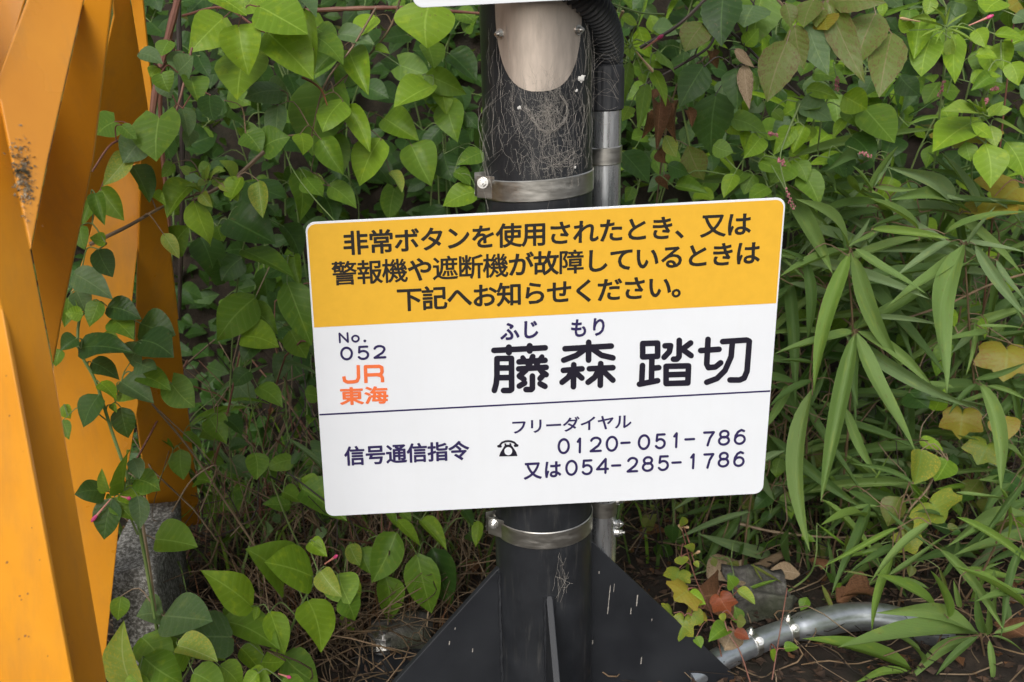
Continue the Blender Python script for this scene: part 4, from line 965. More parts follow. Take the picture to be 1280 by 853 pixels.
flowerbud(p, (105, 80), (124, 42), *ZD, .24, col='bud', name='spent_flower')
p.stem([P(766, 5, .3), P(800, 16, .3), P(830, 18, .32)], .0012, .0014)
p.build()
p = plant('rough_leaf_climber', 'big dark green veined leaves hanging from a dark branch right of the pole top', 'climber', (880, 150, .8), 'dark')
p.stem([P(800, 110, .40), P(845, 85, .42), P(885, 60, .44), P(905, 35, .46), P(960, 85, .44), P(1000, 120, .42)], .0026, .0020)
p.stem([P(800, 60, .52), P(850, 30, .5), P(900, -20, .5)], .0034, .003)
seen(p, [(520,-30,512,186,124,'dark'),(675,-30,632,192,155,'mid'),(442,258,344,428,112,'dark'),(492,368,472,616,152,'dark'),(568,268,572,436,104,'dark'),(600,255,622,434,52,'tan'),(562,195,642,268,34,'tan'),(660,265,700,320,30,'tan'),
         (440,95,366,206,92,'olive','bg'),(600,180,660,110,60,'mid'),(640,20,600,110,110,'dusty')], *ZD, .40, 'bg', .02, up=.3)
p.build()
p = plant('drooping_leaf_climber', 'reddish olive leaves drooping from the top edge, above the right end of the sign', 'climber', (1040, 100, .8), 'dry')
p.stem([P(960, -20, .36), P(985, 10, .36), P(1040, 0, .36), P(1100, -20, .36)], .0020, .0018)
seen(p, [(75,165,-4,405,124,'olive'),(105,100,142,276,80,'olive'),(70,15,90,112,56,'olive'),(232,0,384,332,92,'olive'),(425,52,342,272,124,'olive'),(488,132,438,388,108,'olive'),(262,5,468,12,88,'olive'),(155,95,240,300,92,'dusty'),(180,0,140,110,70,'olive'),(210,30,190,110,50,'olive'),
         (230,60,235,120,80,'yellow'),(400,110,440,170,80,'olive')], *ZE, .34, 'bg', .012, up=.15)
p.build()
p = plant('dead_leaf_cluster', 'crumpled brown dead leaves caught among the stems right of the conduit', 'dead leaves', (830, 200, .8), 'dry')
seen(p, [(272,395,256,585,66,'dead'),(322,400,332,565,60,'dead'),(262,590,292,648,54,'dead'),(230,440,200,545,50,'dead'),(380,430,395,500,44,'dead'),(465,230,495,270,40,'dead'),(285,690,300,750,60,'dead'),(480,200,470,240,40,'dead')], *ZD, .44, 'dd', .015)
seen(p, [(378,575,442,714,104,'olive'),(288,535,334,622,62,'ylg'),(255,350,240,395,40,'dead')], *ZD, .42, 'el', .01)
p.build()
p = plant('knotweed', 'knotweed with small pink seed spikes just above the upper right corner of the sign', 'weed', (960, 220, .7), 'green')
p.stem([P(1000, 130, .4), P(985, 165, .38), P(975, 200, .36), P(985, 245, .34)], .0016, .0010)
seen(p, [(550,470,694,545,84,'mid'),(598,520,602,600,42,'light'),(665,545,600,625,62,'light'),(786,500,716,614,64,'light'),(838,500,792,608,62,'light'),(560,690,520,784,56,'light'),(478,575,558,602,66,'mid'),(588,620,726,642,44,'light'),(755,655,702,732,92,'mid'),(300,650,385,690,66,'dark'),
         (120,600,226,724,94,'dark'),(330,735,460,765,52,'mid'),(640,690,600,770,60,'mid'),(660,640,760,680,60,'mid'),(600,680,560,740,60,'mid'),(810,640,850,720,60,'mid'),(700,740,620,790,50,'mid'),(160,740,130,800,50,'mid'),(820,430,840,490,40,'dusty')], *ZD, .40, 'ov', .02)
seedspike(p, (764, 750), (802, 828), *ZD, .32); seedspike(p, (735, 630), (758, 655), *ZD, .34); seedspike(p, (692, 528), (735, 533), *ZD, .36)
p.build()
p = plant('knotweed', 'knotweed leaves and pink spikes beneath the drooping olive leaves, upper right', 'weed', (1060, 200, .8), 'green')
seen(p, [(152,352,282,392,52,'light'),(118,420,254,478,92,'dusty'),(296,378,392,432,94,'light'),(378,425,500,566,114,'mid'),(300,432,352,502,60,'mid'),(90,515,28,602,62,'light'),(172,500,108,582,62,'light'),(302,468,254,552,32,'light'),(82,638,10,722,92,'mid'),
         (138,680,204,812,92,'mid'),(318,622,158,652,34,'light'),(180,290,314,332,62,'mid'),(240,620,300,700,60,'dark'),(330,540,420,640,90,'dark'),(420,300,380,380,70,'dark'),(520,300,600,380,80,'dark'),(160,250,130,300,50,'mid'),(20,440,60,480,40,'mid'),(540,240,620,300,80,'dark'),(180,430,110,440,60,'mid')], *ZE, .46, 'ov', .03)
seedspike(p, (272, 310), (274, 362), *ZE, .40); seedspike(p, (372, 603), (412, 622), *ZE, .40); seedspike(p, (694, 322), (674, 384), *ZE, .42); seedspike(p, (40, 630), (64, 655), *ZE, .4)
seedspike(p, (866, 390), (850, 420), *ZE, .40); seedspike(p, (905, 348), (880, 356), *ZE, .40)
p.build()
p = plant('flowering_shoot', 'bright green shoot with a magenta tipped bud near the upper right corner', 'shoot', (1200, 60, .7), 'green')
cl = [(700 + 8*math.cos(a), 110 + 8*math.sin(a), 700 + rr*math.cos(a), 110 + rr*math.sin(a)*.8, 34, 'bright', 'ln') for a, rr in ((0.2,130),(0.6,150),(1.2,120),(2.0,90),(2.7,110),(3.5,130),(4.2,120),(4.9,110),(5.6,120))]
seen(p, cl, *ZE, .34, 'ln', .01, up=.7)
seen(p, [(602,78,576,238,74,'light'),(645,148,606,304,84,'light'),(745,130,738,334,54,'light'),(720,150,726,242,38,'bright'),(640,0,624,62,44,'bright'),(650,85,520,88,30,'bright','ln'),(920,0,860,50,60,'light'),(930,165,932,286,62,'light'),(820,215,905,228,40,'light'),(896,135,1016,162,38,'light'),
         (800,325,925,302,48,'light'),(975,60,1020,88,50,'dusty'),(560,40,540,120,50,'mid'),(820,120,860,190,50,'light'),(560,120,520,60,40,'light'),(960,250,990,340,60,'light'),(880,300,800,360,44,'mid')], *ZE, .38, 'ov', .015)
flowerbud(p, (792, 102), (892, 60), *ZE, .32); flowerbud(p, (600, 86), (520, 72), *ZE, .34, col='bud', name='spent_flower')
p.build()
p = plant('broadleaf_weed', 'bright yellow green whorl of pointed leaves at the right, above the bamboo', 'weed', (1230, 180, .7), 'green')
seen(p, [(840,450,684,440,54,'bright','el'),(835,445,782,396,44,'bright','el'),(860,440,964,430,40,'bright','el'),(838,468,648,602,92,'light','el'),(880,495,902,585,50,'bright'),(895,470,1016,530,60,'bright','el'),(800,488,890,550,42,'light'),(850,445,850,385,40,'bright'),
         (858,565,878,745,104,'light','el'),(940,560,1015,705,92,'light'),(870,460,930,400,34,'bright','el'),(780,560,800,640,60,'mid')], *ZE, .36, 'el', .012, up=.65)
seen(p, [(800,480,740,570,130,'yellow','lb',.05),(880,500,830,560,70,'yellow','lb',.05)], *ZE, .40, 'lb', .01)
p.build()
p = plant('autumn_ivy', 'yellow orange lobed ivy leaf at the right edge beside bamboo leaves', 'ivy', (1270, 250, .7), 'red')
seen(p, [(1010,720,900,800,190,'yellow','lb'),(900,770,840,860,120,'yellow','lb'),(1000,0,960,30,70,'yellow','lb')], *ZE, .44, 'lb', .01)
p.build()
# ---- bamboo, right
BG = 'dwarf bamboo clumps right of the sign'
def bamboo(label, at, stemp, lst, Y=.36, jit=.015, grp=BG, z=ZF, up=.45):
    p = plant('dwarf_bamboo', label, 'bamboo', at, 'brown', grp)
    p.stem([P(*q) for q in stemp], .0020, .0014)
    seen(p, lst, *z, Y, 'ln', jit, up); p.build()
bamboo('bamboo shoot with long drooping leaves nearest the right edge of the sign', (1070, 520, .6), [(1050, 640, .48), (1060, 540, .42), (1066, 418, .38), (1060, 330, .36), (1063, 312, .35)],
 [(275,172,36,258,62,'bam'),(272,176,152,644,52,'baml'),(280,178,447,560,58,'bam'),(290,162,528,314,52,'bam'),(268,158,88,-4,72,'bam'),(355,108,265,156,54,'bam'),(285,440,20,514,52,'bam'),(290,446,175,1010,58,'bam'),(296,444,492,840,58,'bam'),(298,438,556,630,46,'bam'),
  (292,440,300,690,42,'bamd'),(292,432,322,340,52,'bamd'),(122,195,132,470,48,'bamd'),(148,630,140,1176,52,'bam'),(255,690,366,920,58,'bam'),(148,600,0,694,52,'bamd'),(150,545,30,535,44,'bamd'),(270,160,340,60,40,'bamb'),(120,200,20,160,36,'bamd')], .34)
bamboo('bamboo shoot with one wide pale leaf hanging down right of centre of the bamboo', (1210, 480, .7), [(1230, 600, .55), (1215, 450, .45), (1205, 304, .38)],
 [(612,138,422,258,76,'bamb'),(656,146,596,646,86,'bam'),(652,172,398,356,62,'bam'),(640,138,860,175,64,'bamb'),(690,150,860,390,72,'bamb'),(592,112,865,40,66,'bam'),(345,98,610,130,38,'baml'),(500,98,336,-6,50,'bam'),(760,200,865,350,64,'bamb'),(705,608,776,970,58,'bam'),
  (735,438,556,474,26,'bam'),(728,620,865,668,44,'bam'),(660,150,760,20,50,'bamb'),(640,145,500,170,40,'bamd'),(700,610,600,720,40,'bamd'),(700,420,860,430,36,'bam'),(690,600,865,540,44,'bamd')], .36)
bamboo('bamboo leaves spreading above the sign corner below the knotweed', (1100, 300, .7), [(1150, 420, .6), (1130, 330, .5), (1100, 260, .44)],
 [(400,770,516,576,44,'bam'),(410,762,332,654,46,'bam'),(755,848,462,656,86,'bamb'),(838,862,680,596,92,'bamb'),(762,848,428,838,52,'bamb'),(362,738,566,870,52,'baml'),(800,840,480,790,60,'bam'),(420,740,600,745,40,'bam'),(620,760,800,800,50,'bamb'),(330,800,200,700,46,'bamd'),(600,840,400,900,50,'bamd'),(1000,900,860,780,60,'bamb')], .44, z=ZE)
bamboo('bamboo clump low in the right corner, leaves radiating from one node', (1225, 850, .3), [(1240, 900, .22), (1232, 830, .20), (1226, 796, .18)],
 [(705,698,356,622,44,'bam'),(702,692,230,738,48,'bam'),(698,705,455,862,68,'bam'),(722,698,742,556,42,'bam'),(738,712,748,870,62,'bam'),(750,692,870,645,32,'bam'),(722,690,694,545,32,'bamd'),(482,818,112,708,58,'baml'),(480,822,285,858,22,'baml'),(560,604,356,492,28,'baml'),(640,604,618,512,32,'bam'),
  (860,604,615,466,38,'baml'),(515,792,398,686,48,'bam'),(870,556,690,584,52,'bam'),(745,700,860,760,46,'bam'),(600,640,540,480,24,'baml'),(700,480,860,600,24,'baml'),(700,700,560,830,60,'bamd')], .16, z=ZG, up=.6)
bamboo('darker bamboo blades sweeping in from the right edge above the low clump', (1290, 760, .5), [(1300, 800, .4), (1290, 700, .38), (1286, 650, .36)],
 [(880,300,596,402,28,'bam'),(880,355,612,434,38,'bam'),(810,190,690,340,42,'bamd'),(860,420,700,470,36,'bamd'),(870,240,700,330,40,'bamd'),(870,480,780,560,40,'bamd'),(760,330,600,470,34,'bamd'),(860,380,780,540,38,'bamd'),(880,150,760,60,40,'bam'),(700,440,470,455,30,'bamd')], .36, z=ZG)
# ---- yellowing leaves in the bamboo
p = plant('autumn_ivy', 'pale green lobed leaf on a tan stalk among the lower bamboo', 'ivy', (1180, 700, .5), 'dry')
p.stem([P(1120, 678, .34), P(1135, 640, .34), P(1160, 610, .35), P(1178, 570, .36)], .0016, .0020)
seen(p, [(535,240,595,320,165,'yg','lb'),(442,238,398,334,66,'olive','ov'),(492,348,430,424,76,'yg','lb'),(512,78,488,194,84,'yg','ov'),(600,112,556,184,74,'mid','ov')], *ZG, .33, 'lb', .01)
seen(p, [(800,470,790,600,140,'yellow','lb'),(650,690,640,800,110,'yellow','lb'),(790,720,800,800,76,'yellow','ov'),(740,800,700,880,100,'yg','lb'),(470,640,535,694,90,'dark','ov'),(555,700,590,628,44,'light','ov'),(505,800,585,836,36,'light','ov'),(702,400,722,464,42,'light','ov'),(592,368,622,424,38,'light','ov'),(600,470,560,590,50,'mid','ov')], *ZF, .42, 'lb', .012)
p.build()
p = plant('creeper', 'yellow and lime creeper leaves leaning on the right gusset plate', 'creeper', (860, 780, .3), 'red')
p.stem([P(905, 835, .16), P(890, 770, .16), P(872, 730, .17), P(862, 700, .18), P(852, 660, .18)], .0012, .0009)
seen(p, [(425,455,350,500,130,'yellow','lb'),(470,540,400,560,110,'yellow','lb',.01),(348,560,298,568,66,'yg','lb'),(392,570,366,686,94,'yg','lb'),(420,570,470,600,70,'yg','ov'),(405,480,480,525,60,'light','ov'),(370,370,345,440,104,'yg','lb',.04),(425,310,385,280,30,'yg','ov'),
         (430,345,450,370,24,'yg','ov'),(385,195,378,155,24,'yg','ov'),(375,320,380,360,50,'yg','ov',.03)], *ZH, .13, 'lb', .008)
for k_, (a, b) in enumerate((((375, 200), (408, 200)), ((420, 320), (455, 300)), ((380, 215), (365, 190)))): flowerbud(p, a, b, *ZH, .15, col='bud', name='shoot_tip')
p.build()
p = plant('creeper', 'thin creeper with red and green leaves over the galvanised ground pipe', 'creeper', (920, 850, .2), 'red')
p.stem([P(940, 860, .06), P(925, 815, .08), P(910, 790, .10), P(905, 760, .12), P(925, 735, .14)], .0012, .0009)
p.stem([P(965, 850, .04), P(975, 790, .08), P(984, 735, .10)], .0010, .0008)
seen(p, [(600,450,570,400,42,'mid','ov'),(612,462,688,524,40,'ylg','ov'),(570,620,490,684,58,'mid','ov'),(600,640,664,672,44,'red','ov'),(530,480,580,570,100,'red','lb',.03),(810,712,872,708,40,'mid','ov'),(750,720,770,770,30,'light','ov'),(550,560,556,600,28,'yg','ov'),(440,660,460,710,40,'mid','ov',.05),(610,590,650,600,50,'olive','ov')], *ZH, .08, 'ov', .008)
p.build()
# ---- below the sign, left of the pole
p = plant('four_oclock_bush', 'mid green pointed leaves below the sign between strap bolt and litter', VN, (490, 740, .45), 'green')
p.stem([P(480, 780, .40), P(495, 700, .36), P(505, 650, .36)], .0018, .0014)
seen(p, [(195,138,102,325,116,'mid'),(272,218,326,438,124,'mid'),(155,300,168,470,104,'mid'),(282,90,384,206,54,'light'),(196,90,284,186,42,'light'),(330,195,398,410,112,'dark'),(60,195,98,290,82,'mid'),(0,295,60,395,92,'light'),(-10,445,36,505,60,'light'),(500,95,490,192,44,'light'),(210,60,250,95,40,'mid'),(160,40,200,120,30,'mid'),(440,50,480,110,40,'dark'),(20,180,60,260,60,'ylg')], *ZQ, .34, 'ov', .012)
p.build()
# ---- individually visible dead leaves lying about
def dead(u, v, w_, l, ang, col, label, z=.03, kind='dd'):
    B = PZ(u, v, z); a = R(ang); s_ = (B-CAM).length/FPX
    seedn[0] += 1; t = thing('dead_leaf', label, 'dead leaf', B); rr = random.Random(seedn[0])
    o = leaf_obj(t, B, B + Vector((math.cos(a), math.sin(a)*.8, .12))*l*s_, w_*s_, kind, col, Vector((0, -.5, .9)), rr)
dead(1000, 718, 24, 34, 170, 'tan', 'pale tan dead leaf lying above the ground pipe', .05, 'el')
dead(1026, 712, 20, 26, 80, 'dead', 'small orange brown dead leaf right of the pale tan one', .05)
dead(1046, 752, 24, 28, 20, 'dead', 'red brown curled dead leaf just above the pipe bend', .04)
dead(905, 812, 42, 44, 60, 'tan', 'crumpled orange tan dead leaf on the pipe beside the gusset', .075)
dead(884, 722, 44, 56, 30, 'tan', 'curled tan dead leaf behind the yellow creeper', .05)
dead(905, 745, 60, 50, 200, 'dead', 'wine brown dead leaf left of the weathered stone', .04)
dead(800, 672, 26, 34, 10, 'dead', 'dark brown dead leaf right of the conduit bolts', .03)
dead(1288, 800, 30, 40, 120, 'dead', 'red dead leaf under the bamboo in the lower right corner', .03)
dead(1092, 745, 30, 40, 190, 'dead', 'brown dead leaf half hidden behind the end of the pipe bend', .04)
dead(360, 700, 34, 40, 30, 'dead', 'rust brown dead leaf in the litter below the left of the sign', .03)
dead(590, 715, 26, 30, 80, 'dead', 'small rust dead leaf beside the left gusset tip', .03)
# ================================================================== BACKGROUND VEGETATION
rf = random.Random(21)
def filler(base, where, cols, rows, Yf, kinds, mats, size, nl, spread, stem='green', name='undergrowth_plant', skip=0):
    """one plant per cell of a loose grid; cols/rows: (from, to, phrase)"""
    for v0, v1, rp in rows:
        for u0, u1, cp in cols:
            u, v = rf.uniform(u0, u1), rf.uniform(v0, v1)
            if 430 < u < 930 and 300 < v < 590: continue
            if rf.random() < skip: continue
            y = Yf + rf.gauss(0, .05); c = P(u, v, y)
            if c.z < ground_z(c.x, c.y) + .04: continue
            seedn[0] += 1
            pl = Plant(name, base + ' ' + rp + ', ' + cp, 'plant', (c.x + rf.gauss(0, .03), c.y + .08, max(ground_z(c.x, c.y + .08), c.z - .35)), stem, where, seedn[0])
            n = 0
            while n < nl:
                a = rf.uniform(0, 2*math.pi); rr = spread*math.sqrt(rf.random())
                B = c + Vector((math.cos(a)*rr, rf.gauss(0, .04), math.sin(a)*rr)); n += 1
                kd = rf.choice(kinds); sz = size*rf.uniform(.5, 1.45)
                d = Vector((math.cos(a)*.7 + rf.gauss(0, .5), -.20 + rf.gauss(0, .25), -.55 + rf.gauss(0, .45))).normalized()
                if kd == 'ln': sz *= 2.5; wd = sz*rf.uniform(.075, .11); d = Vector((math.cos(a) + rf.gauss(0, .5), -.15 + rf.gauss(0, .3), -.15 + rf.gauss(0, .5))).normalized()
                else: wd = sz*rf.uniform(.5, .85)
                B.z = max(B.z, ground_z(B.x, B.y) + .012)
                pl.leaf(B, B + d*sz, wd, kd, rf.choice(mats), .45, petiole=n % 2 == 0)
            pl.build()
rowsT = [(-60, 10, 'at the very top'), (20, 95, 'a hand below the top'), (105, 180, 'level with the pole cobwebs'), (190, 265, 'level with the upper strap'), (275, 350, 'level with the yellow field'), (360, 440, 'level with the large characters')]
colsL = [(160, 235, 'next to the orange frame'), (245, 325, 'one leaf from the orange frame'), (335, 410, 'midway from frame to pole'), (420, 500, 'nearer the pole than the frame'), (510, 600, 'hard against the pole left side')]
filler('green vine shoot', 'vine shoots filling the bank left of the pole', colsL, rowsT, .84, ['ov', 'ov', 'ht'], ['mid', 'dark', 'dark', 'shade_tone', 'shade_tone'], .052, 11, .125, skip=.30)
filler('small shaded shoot', 'low shoots left of the pole', [(230, 300, 'right of the orange leg foot'), (310, 390, 'left of the sign side edge'), (400, 480, 'under the sign left end'), (500, 600, 'just left of the lower strap')], [(480, 550, 'level with the phone numbers'), (560, 610, 'level with the sign bottom')], .52, ['ov', 'ov', 'ln'], ['dark', 'mid', 'mid', 'dusty'], .042, 13, .11)
colsR = [(775, 850, 'hard against the conduit'), (870, 950, 'above the sign right end'), (970, 1050, 'just right of the sign end'), (1070, 1150, 'midway from sign end to picture edge'), (1170, 1250, 'near the right picture edge'), (1265, 1340, 'on the right picture edge')]
filler('leafy green weed', 'weeds filling the bank right of the pole', colsR, rowsT[:5], .80, ['ov', 'ov', 'el', 'el', 'ln'], ['mid', 'dark', 'dusty', 'mid', 'dark', 'light'], .048, 20, .125)
rowsB = [(270, 350, 'level with the yellow field'), (370, 450, 'level with the large characters'), (470, 550, 'level with the phone numbers'), (580, 670, 'level with the sign bottom')]
colsB = [(960, 1030, 'just right of the sign end'), (1050, 1130, 'a hand right of the sign end'), (1150, 1230, 'near the right picture edge'), (1250, 1340, 'on the right picture edge')]
filler('shaded dwarf bamboo shoot', 'bamboo shoots in the shade at the right', colsB, rowsB, .64, ['ln'], ['bamd', 'bamd', 'bamd', 'shade_tone'], .062, 11, .12, 'brown', 'dwarf_bamboo')
filler('dwarf bamboo shoot', 'bamboo shoots at the right', colsB + [(940, 990, 'touching the sign right edge')], [(205, 260, 'above the sign corner')] + rowsB, .50, ['ln'], ['bam', 'bamb', 'bamd', 'bamd'], .070, 10, .10, 'brown', 'dwarf_bamboo', skip=.2)
filler('small shaded weed', 'small weeds between the bamboo stems', colsB, rowsB[1:], .70, ['ov', 'el'], ['dark', 'dark', 'mid', 'olive'], .040, 15, .12)
filler('low creeping weed', 'creeping weeds near the pipe', [(830, 900, 'beside the right gusset'), (1010, 1080, 'behind the pipe'), (1100, 1180, 'past the pipe bend'), (1200, 1280, 'in the right corner')], [(690, 745, 'in the litter')], .42, ['ov', 'el', 'ln'], ['dark', 'mid', 'olive'], .032, 10, .08)
filler('shaded ground weed', 'ground weeds under the bamboo', [(930, 1000, 'under the sign right corner'), (1010, 1090, 'left of the lobed leaf'), (1100, 1180, 'under the lobed leaf'), (1190, 1270, 'in the right corner')], [(600, 640, 'just off the litter'), (655, 700, 'in the litter')], .50, ['ov', 'el', 'ln'], ['dark', 'mid', 'olive', 'shade_tone'], .040, 14, .09)
filler('thin bladed bamboo', 'thin bamboo blades at the lower right', [(1080, 1140, 'past the pipe'), (1160, 1220, 'behind the low clump'), (1240, 1310, 'in the right corner')], [(640, 690, 'at mid height'), (710, 770, 'close to the ground')], .30, ['ln'], ['bam', 'bamd', 'baml'], .052, 12, .09, 'brown', 'dwarf_bamboo')
filler('tiny dark weed', 'small weeds in the litter', [(800, 870, 'between conduit and yellow creeper'), (900, 980, 'behind the weathered stone'), (1010, 1080, 'above the pipe bend'), (1100, 1180, 'left of the low bamboo clump')], [(610, 680, 'in the litter')], .58, ['ov', 'el'], ['dark', 'mid', 'olive'], .034, 9, .07)

# everything behind: nobody could count it
def leafmass(name, label, n, box, zf, size, mats, seed, dark=1):
    r = np.random.RandomState(seed); V = []; F = []; MI = []
    for i in range(n):
        x = r.uniform(*box[0]); y = r.uniform(*box[1]); z = zf(x, y, r)
        if z is None: continue
        s = size*r.uniform(.55, 1.4); a = r.uniform(0, 2*math.pi); pt = r.uniform(-.9, .5)
        d = Vector((math.cos(a)*math.cos(pt), math.sin(a)*math.cos(pt)*.8 - .15, math.sin(pt))).normalized()
        up = Vector((r.normal(0, .4), -.6 + r.normal(0, .3), .7)).normalized(); q = d.cross(up)
        if q.length < .1: continue
        q.normalize(); nn = q.cross(d); w_ = s*r.uniform(.28, .38); c = Vector((x, y, z)); b = len(V)
        V += [c, c + d*s*.35 + q*w_ + nn*s*.07, c + d*s*.4, c + d*s*.35 - q*w_ + nn*s*.07, c + d*s*.75 + q*w_*.55 - nn*s*.03, c + d*s*.78 - nn*s*.06, c + d*s*.75 - q*w_*.55 - nn*s*.03, c + d*s - nn*s*.16]
        F += [(b, b+1, b+2), (b, b+2, b+3), (b+1, b+4, b+5, b+2), (b+2, b+5, b+6, b+3), (b+4, b+7, b+5), (b+5, b+7, b+6)]
        MI += [r.randint(len(mats))]*6
    me = bpy.data.meshes.new(name); me.from_pydata(V, [], F); me.update(); ul = me.uv_layers.new(name='UVMap')
    pat = [(.5, 0), (.9, .35), (.5, .4), (.1, .35), (.75, .75), (.5, .78), (.25, .75), (.5, 1)]
    vi = np.empty(len(me.loops), int); me.loops.foreach_get('vertex_index', vi)
    ul.data.foreach_set('uv', np.array(pat)[vi % 8].ravel())
    for m_ in mats: me.materials.append(L[m_])
    me.polygons.foreach_set('material_index', MI)
    o = bpy.data.objects.new(name, me); COL.objects.link(o); o['kind'] = 'stuff'; tag(o, label, 'foliage'); return o
def bankz(x, y, r):
    return ground_z(x, y) + abs(r.normal(0, .10)) + .01
leafmass('bank_foliage', 'dense shaded green foliage covering the bank behind everything', 11000, ((-1.7, 2.0), (.95, 2.3)), bankz, .052, ['shade_tone', 'shade_tone', 'shade_tone', 'dark'], 4)
def wallz(x, y, r):
    z = r.uniform(.30 if x > -.05 else .34, 1.45); return z if z > ground_z(x, y) - .02 else ground_z(x, y) + .02
leafmass('thicket_foliage', 'thick tangle of dark leaves between the front plants and the bank', 1500, ((-1.2, 1.6), (.92, 1.25)), wallz, .052, ['shade_tone', 'shade_tone', 'dark'], 5)
# grass blades
def grass(name, label, n, pick, h, mats, seed, wd=.0035):
    r = random.Random(seed); V = []; F = []; MI = []
    for i in range(n):
        x, y = pick(r); z = ground_z(x, y) - .005; hh = h*r.uniform(.5, 1.3); a = r.uniform(0, 6.28); ln = r.uniform(.2, .9)*hh
        dx, dy = math.cos(a)*ln, math.sin(a)*ln; qx, qy = -math.sin(a)*wd, math.cos(a)*wd; b = len(V)
        for k, t in enumerate((0, .3, .6, .85)):
            w_ = (1, .95, .7, .35)[k]; c = (x + dx*t*t, y + dy*t*t, z + hh*(t - .35*t*t*t)); V += [(c[0]-qx*w_, c[1]-qy*w_, c[2]), (c[0]+qx*w_, c[1]+qy*w_, c[2])]
        V.append((x + dx*1.15, y + dy*1.15, z + hh*.62))
        F += [(b, b+1, b+3, b+2), (b+2, b+3, b+5, b+4), (b+4, b+5, b+7, b+6), (b+6, b+7, b+8)]; MI += [r.randrange(len(mats))]*4
    me = bpy.data.meshes.new(name); me.from_pydata(V, [], F); me.update(); ul = me.uv_layers.new(name='UVMap')
    vi = np.empty(len(me.loops), int); me.loops.foreach_get('vertex_index', vi)
    pat = np.array([(0, 0), (1, 0), (0, .3), (1, .3), (0, .6), (1, .6), (0, .85), (1, .85), (.5, 1)]); ul.data.foreach_set('uv', pat[vi % 9].ravel())
    for m_ in mats: me.materials.append(L[m_])
    me.polygons.foreach_set('material_index', MI)
    o = bpy.data.objects.new(name, me); COL.objects.link(o); o['kind'] = 'stuff'; tag(o, label, 'grass')
grass('grass', 'sparse dark green grass blades growing out of the litter', 700, lambda r: (r.uniform(-.9, 1.5), r.uniform(.48, 1.1)), .22, ['bamd', 'bamd', 'bam', 'mid'], 3)
grass('dry_grass', 'dry straw coloured grass among the litter', 420, lambda r: (r.gauss(-.28, .16), r.uniform(.28, .85)), .20, ['tan', 'dead'], 13, .0014)
# litter
def litter(name, label, n, pick, size, mats, seed, lift=.012):
    r = np.random.RandomState(seed); V = []; F = []; MI = []
    for i in range(n):
        x, y = pick(r); z = ground_z(x, y) + abs(r.normal(0, lift)); s = size*r.uniform(.4, 1.5); a = r.uniform(0, 6.28)
        d = Vector((math.cos(a), math.sin(a), r.normal(0, .35))).normalized(); q = d.cross(Vector((r.normal(0, .4), r.normal(0, .4), 1))).normalized(); nn = q.cross(d); c = Vector((x, y, z)); b = len(V)
        cu = r.uniform(-.35, .5); w_ = s*r.uniform(.15, .42)
        V += [c, c + d*s*.4 + q*w_ + nn*s*cu, c + d*s*.5, c + d*s*.4 - q*w_ + nn*s*cu, c + d*s + nn*s*cu*.6]
        F += [(b, b+1, b+2), (b, b+2, b+3), (b+1, b+4, b+2), (b+2, b+4, b+3)]; MI += [r.randint(len(mats))]*4
    me = bpy.data.meshes.new(name); me.from_pydata(V, [], F); me.update(); ul = me.uv_layers.new(name='UVMap')
    vi = np.empty(len(me.loops), int); me.loops.foreach_get('vertex_index', vi)
    ul.data.foreach_set('uv', np.array([(.5, 0), (.9, .4), (.5, .5), (.1, .4), (.5, 1)])[vi % 5].ravel())
    for m_ in mats: me.materials.append(L[m_] if m_ in L else M[m_])
    me.polygons.foreach_set('material_index', MI)
    o = bpy.data.objects.new(name, me); COL.objects.link(o); o['kind'] = 'stuff'; tag(o, label, 'leaf litter')
_k = Mat('litter_dark', .9); _n = _k.noise(_k.coord(), 24, 4); _k.color(_k.ramp(_n, [(.3, (.014, .009, .006)), (.55, (.050, .028, .016)), (.8, (.14, .08, .045))])); M['lit'] = _k.m
litter('leaf_litter', 'brown dead leaf litter covering the soil round the pole base', 15000, lambda r: (r.uniform(-1.1, 1.5), r.uniform(-.15, 1.15)), .017, ['lit', 'lit', 'lit', 'lit', 'lit', 'lit', 'lit', 'dead'], 6)
# dead stems and twigs
def twigs(name, label, n, pick, ln, mats, seed, rad=.0009, up=.3, lo=-.05):
    r = random.Random(seed); per = {m_: MB() for m_ in mats}
    for i in range(n):
        x, y = pick(r); z = ground_z(x, y) + abs(r.gauss(0, .02)) + .003; a = r.uniform(0, 6.28); e = r.uniform(lo, up); l = ln*r.uniform(.4, 1.4)
        d = Vector((math.cos(a)*math.cos(e), math.sin(a)*math.cos(e), math.sin(e))); c = Vector((x, y, z)); j = lambda: Vector((r.gauss(0, .12), r.gauss(0, .12), r.gauss(.05, .10)))*l
        per[r.choice(mats)].tube(spline([c, c + d*l*.35 + j(), c + d*l*.7 + j(), c + d*l + j()*.8], 3), rad*r.uniform(.6, 1.7), 4, cap=False)
    V = []; F = []; MI = []
    for k, m_ in enumerate(mats):
        b = len(V); V += per[m_].v; F += [tuple(i+b for i in f) for f in per[m_].f]; MI += [k]*len(per[m_].f)
    o = link(name, V, F, None, None, True, 'stuff')
    for m_ in mats: o.data.materials.append(ST[m_])
    o.data.polygons.foreach_set('material_index', MI); tag(o, label, 'twigs')
twigs('dry_stems', 'tangle of thin dry brown stems and twigs on the litter', 950, lambda r: (r.uniform(-.75, 1.3), r.uniform(.10, 1.0)), .16, ['dry', 'brown', 'dark', 'dark'], 31)
twigs('dry_stems', 'matted dry straw and stems left of the pole below the sign', 250, lambda r: (r.gauss(-.30, .16), r.gauss(.42, .15)), .20, ['dry', 'dry', 'brown'], 32, .0010, .7)
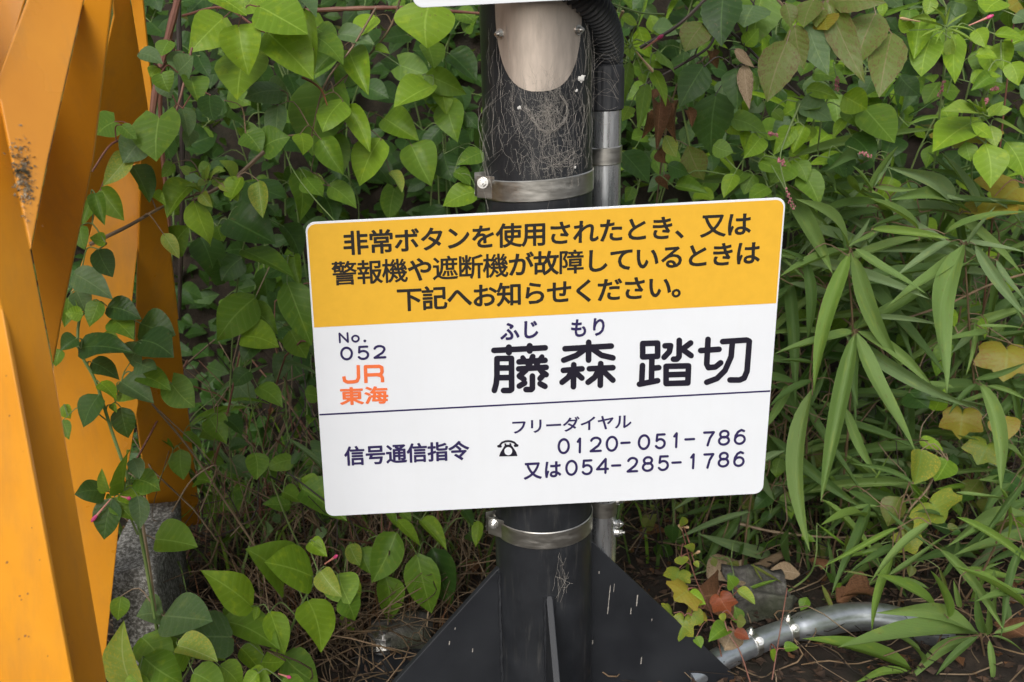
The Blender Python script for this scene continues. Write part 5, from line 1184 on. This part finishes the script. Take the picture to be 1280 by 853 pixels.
twigs('hanging_stems', 'thin dead stems threaded through the leaves left of the sign', 130, lambda r: (r.uniform(-.7, -.1), r.uniform(.45, .75)), .42, ['brown', 'dark', 'red', 'dry'], 33, .0012, 1.4, .75)
twigs('hanging_stems', 'thin dead stems threaded through the bamboo at the right', 100, lambda r: (r.uniform(.25, 1.1), r.uniform(.5, .8)), .40, ['brown', 'dark', 'dry'], 34, .0012, 1.4, .75)
def branch(label, pts, r0, r1, mat):
    q = spline([P(*a) for a in pts], 6); n = len(q); t = thing('branch', label, 'branch', q[0]); mb = MB(); mb.tube(q, 0, 8, rfun=lambda i: (r0 + (r1-r0)*i/(n-1))*(1 + .12*math.sin(i*2.1)))
    # a thing with one mesh: hang it straight on
    o = mb.build('branch', ST[mat], t, smooth=True); o.name = 'shoot'
branch('thin tan branch lying level right of the sign bottom corner', [(925, 655, .50), (962, 664, .48), (1010, 670, .46), (1060, 672, .46), (1120, 667, .48)], .0030, .0016, 'dry')
branch('reddish brown stem crossing the top left of the pole', [(380, 14, .48), (440, 11, .47), (500, 10, .47), (560, 14, .48), (640, 20, .50)], .0042, .0020, 'red')
branch('thick reddish stem rising beside the orange frame at the upper left', [(182, 250, .30), (192, 130, .30), (204, 70, .32), (222, 0, .33), (232, -50, .34)], .0050, .0062, 'red')
branch('long thin tan stem sloping down over the litter left of the sign', [(190, 505, .34), (232, 555, .36), (262, 598, .38), (300, 655, .40), (330, 700, .42)], .0018, .0022, 'dry')
branch('dark upright dead stem beside the upper left vines', [(222, -20, .52), (226, 120, .50), (228, 220, .50), (224, 400, .52)], .0048, .0040, 'dark')
branch('bare tan stem curving over the dry straw left of the sign', [(215, 640, .36), (240, 600, .36), (270, 582, .37), (262, 610, .38), (250, 640, .38)], .0016, .0012, 'dry')
branch('pale grey dead wood piece lying behind the weathered stone', [(945, 712, .46), (965, 700, .48), (985, 690, .50)], .011, .007, 'dry')
branch('thin brown bamboo stem slanting up through the leaves at the right', [(1120, 402, .42), (1180, 382, .42), (1240, 355, .43), (1290, 340, .44)], .0020, .0022, 'brown')
branch('green vine thread slanting down above the sign top left corner', [(345, 160, .40), (365, 210, .36), (390, 245, .30), (418, 276, .24)], .0008, .0010, 'green')
print('objects', len(bpy.data.objects), 'tris', sum(len(o.data.polygons) for o in bpy.data.objects if o.type == 'MESH'))
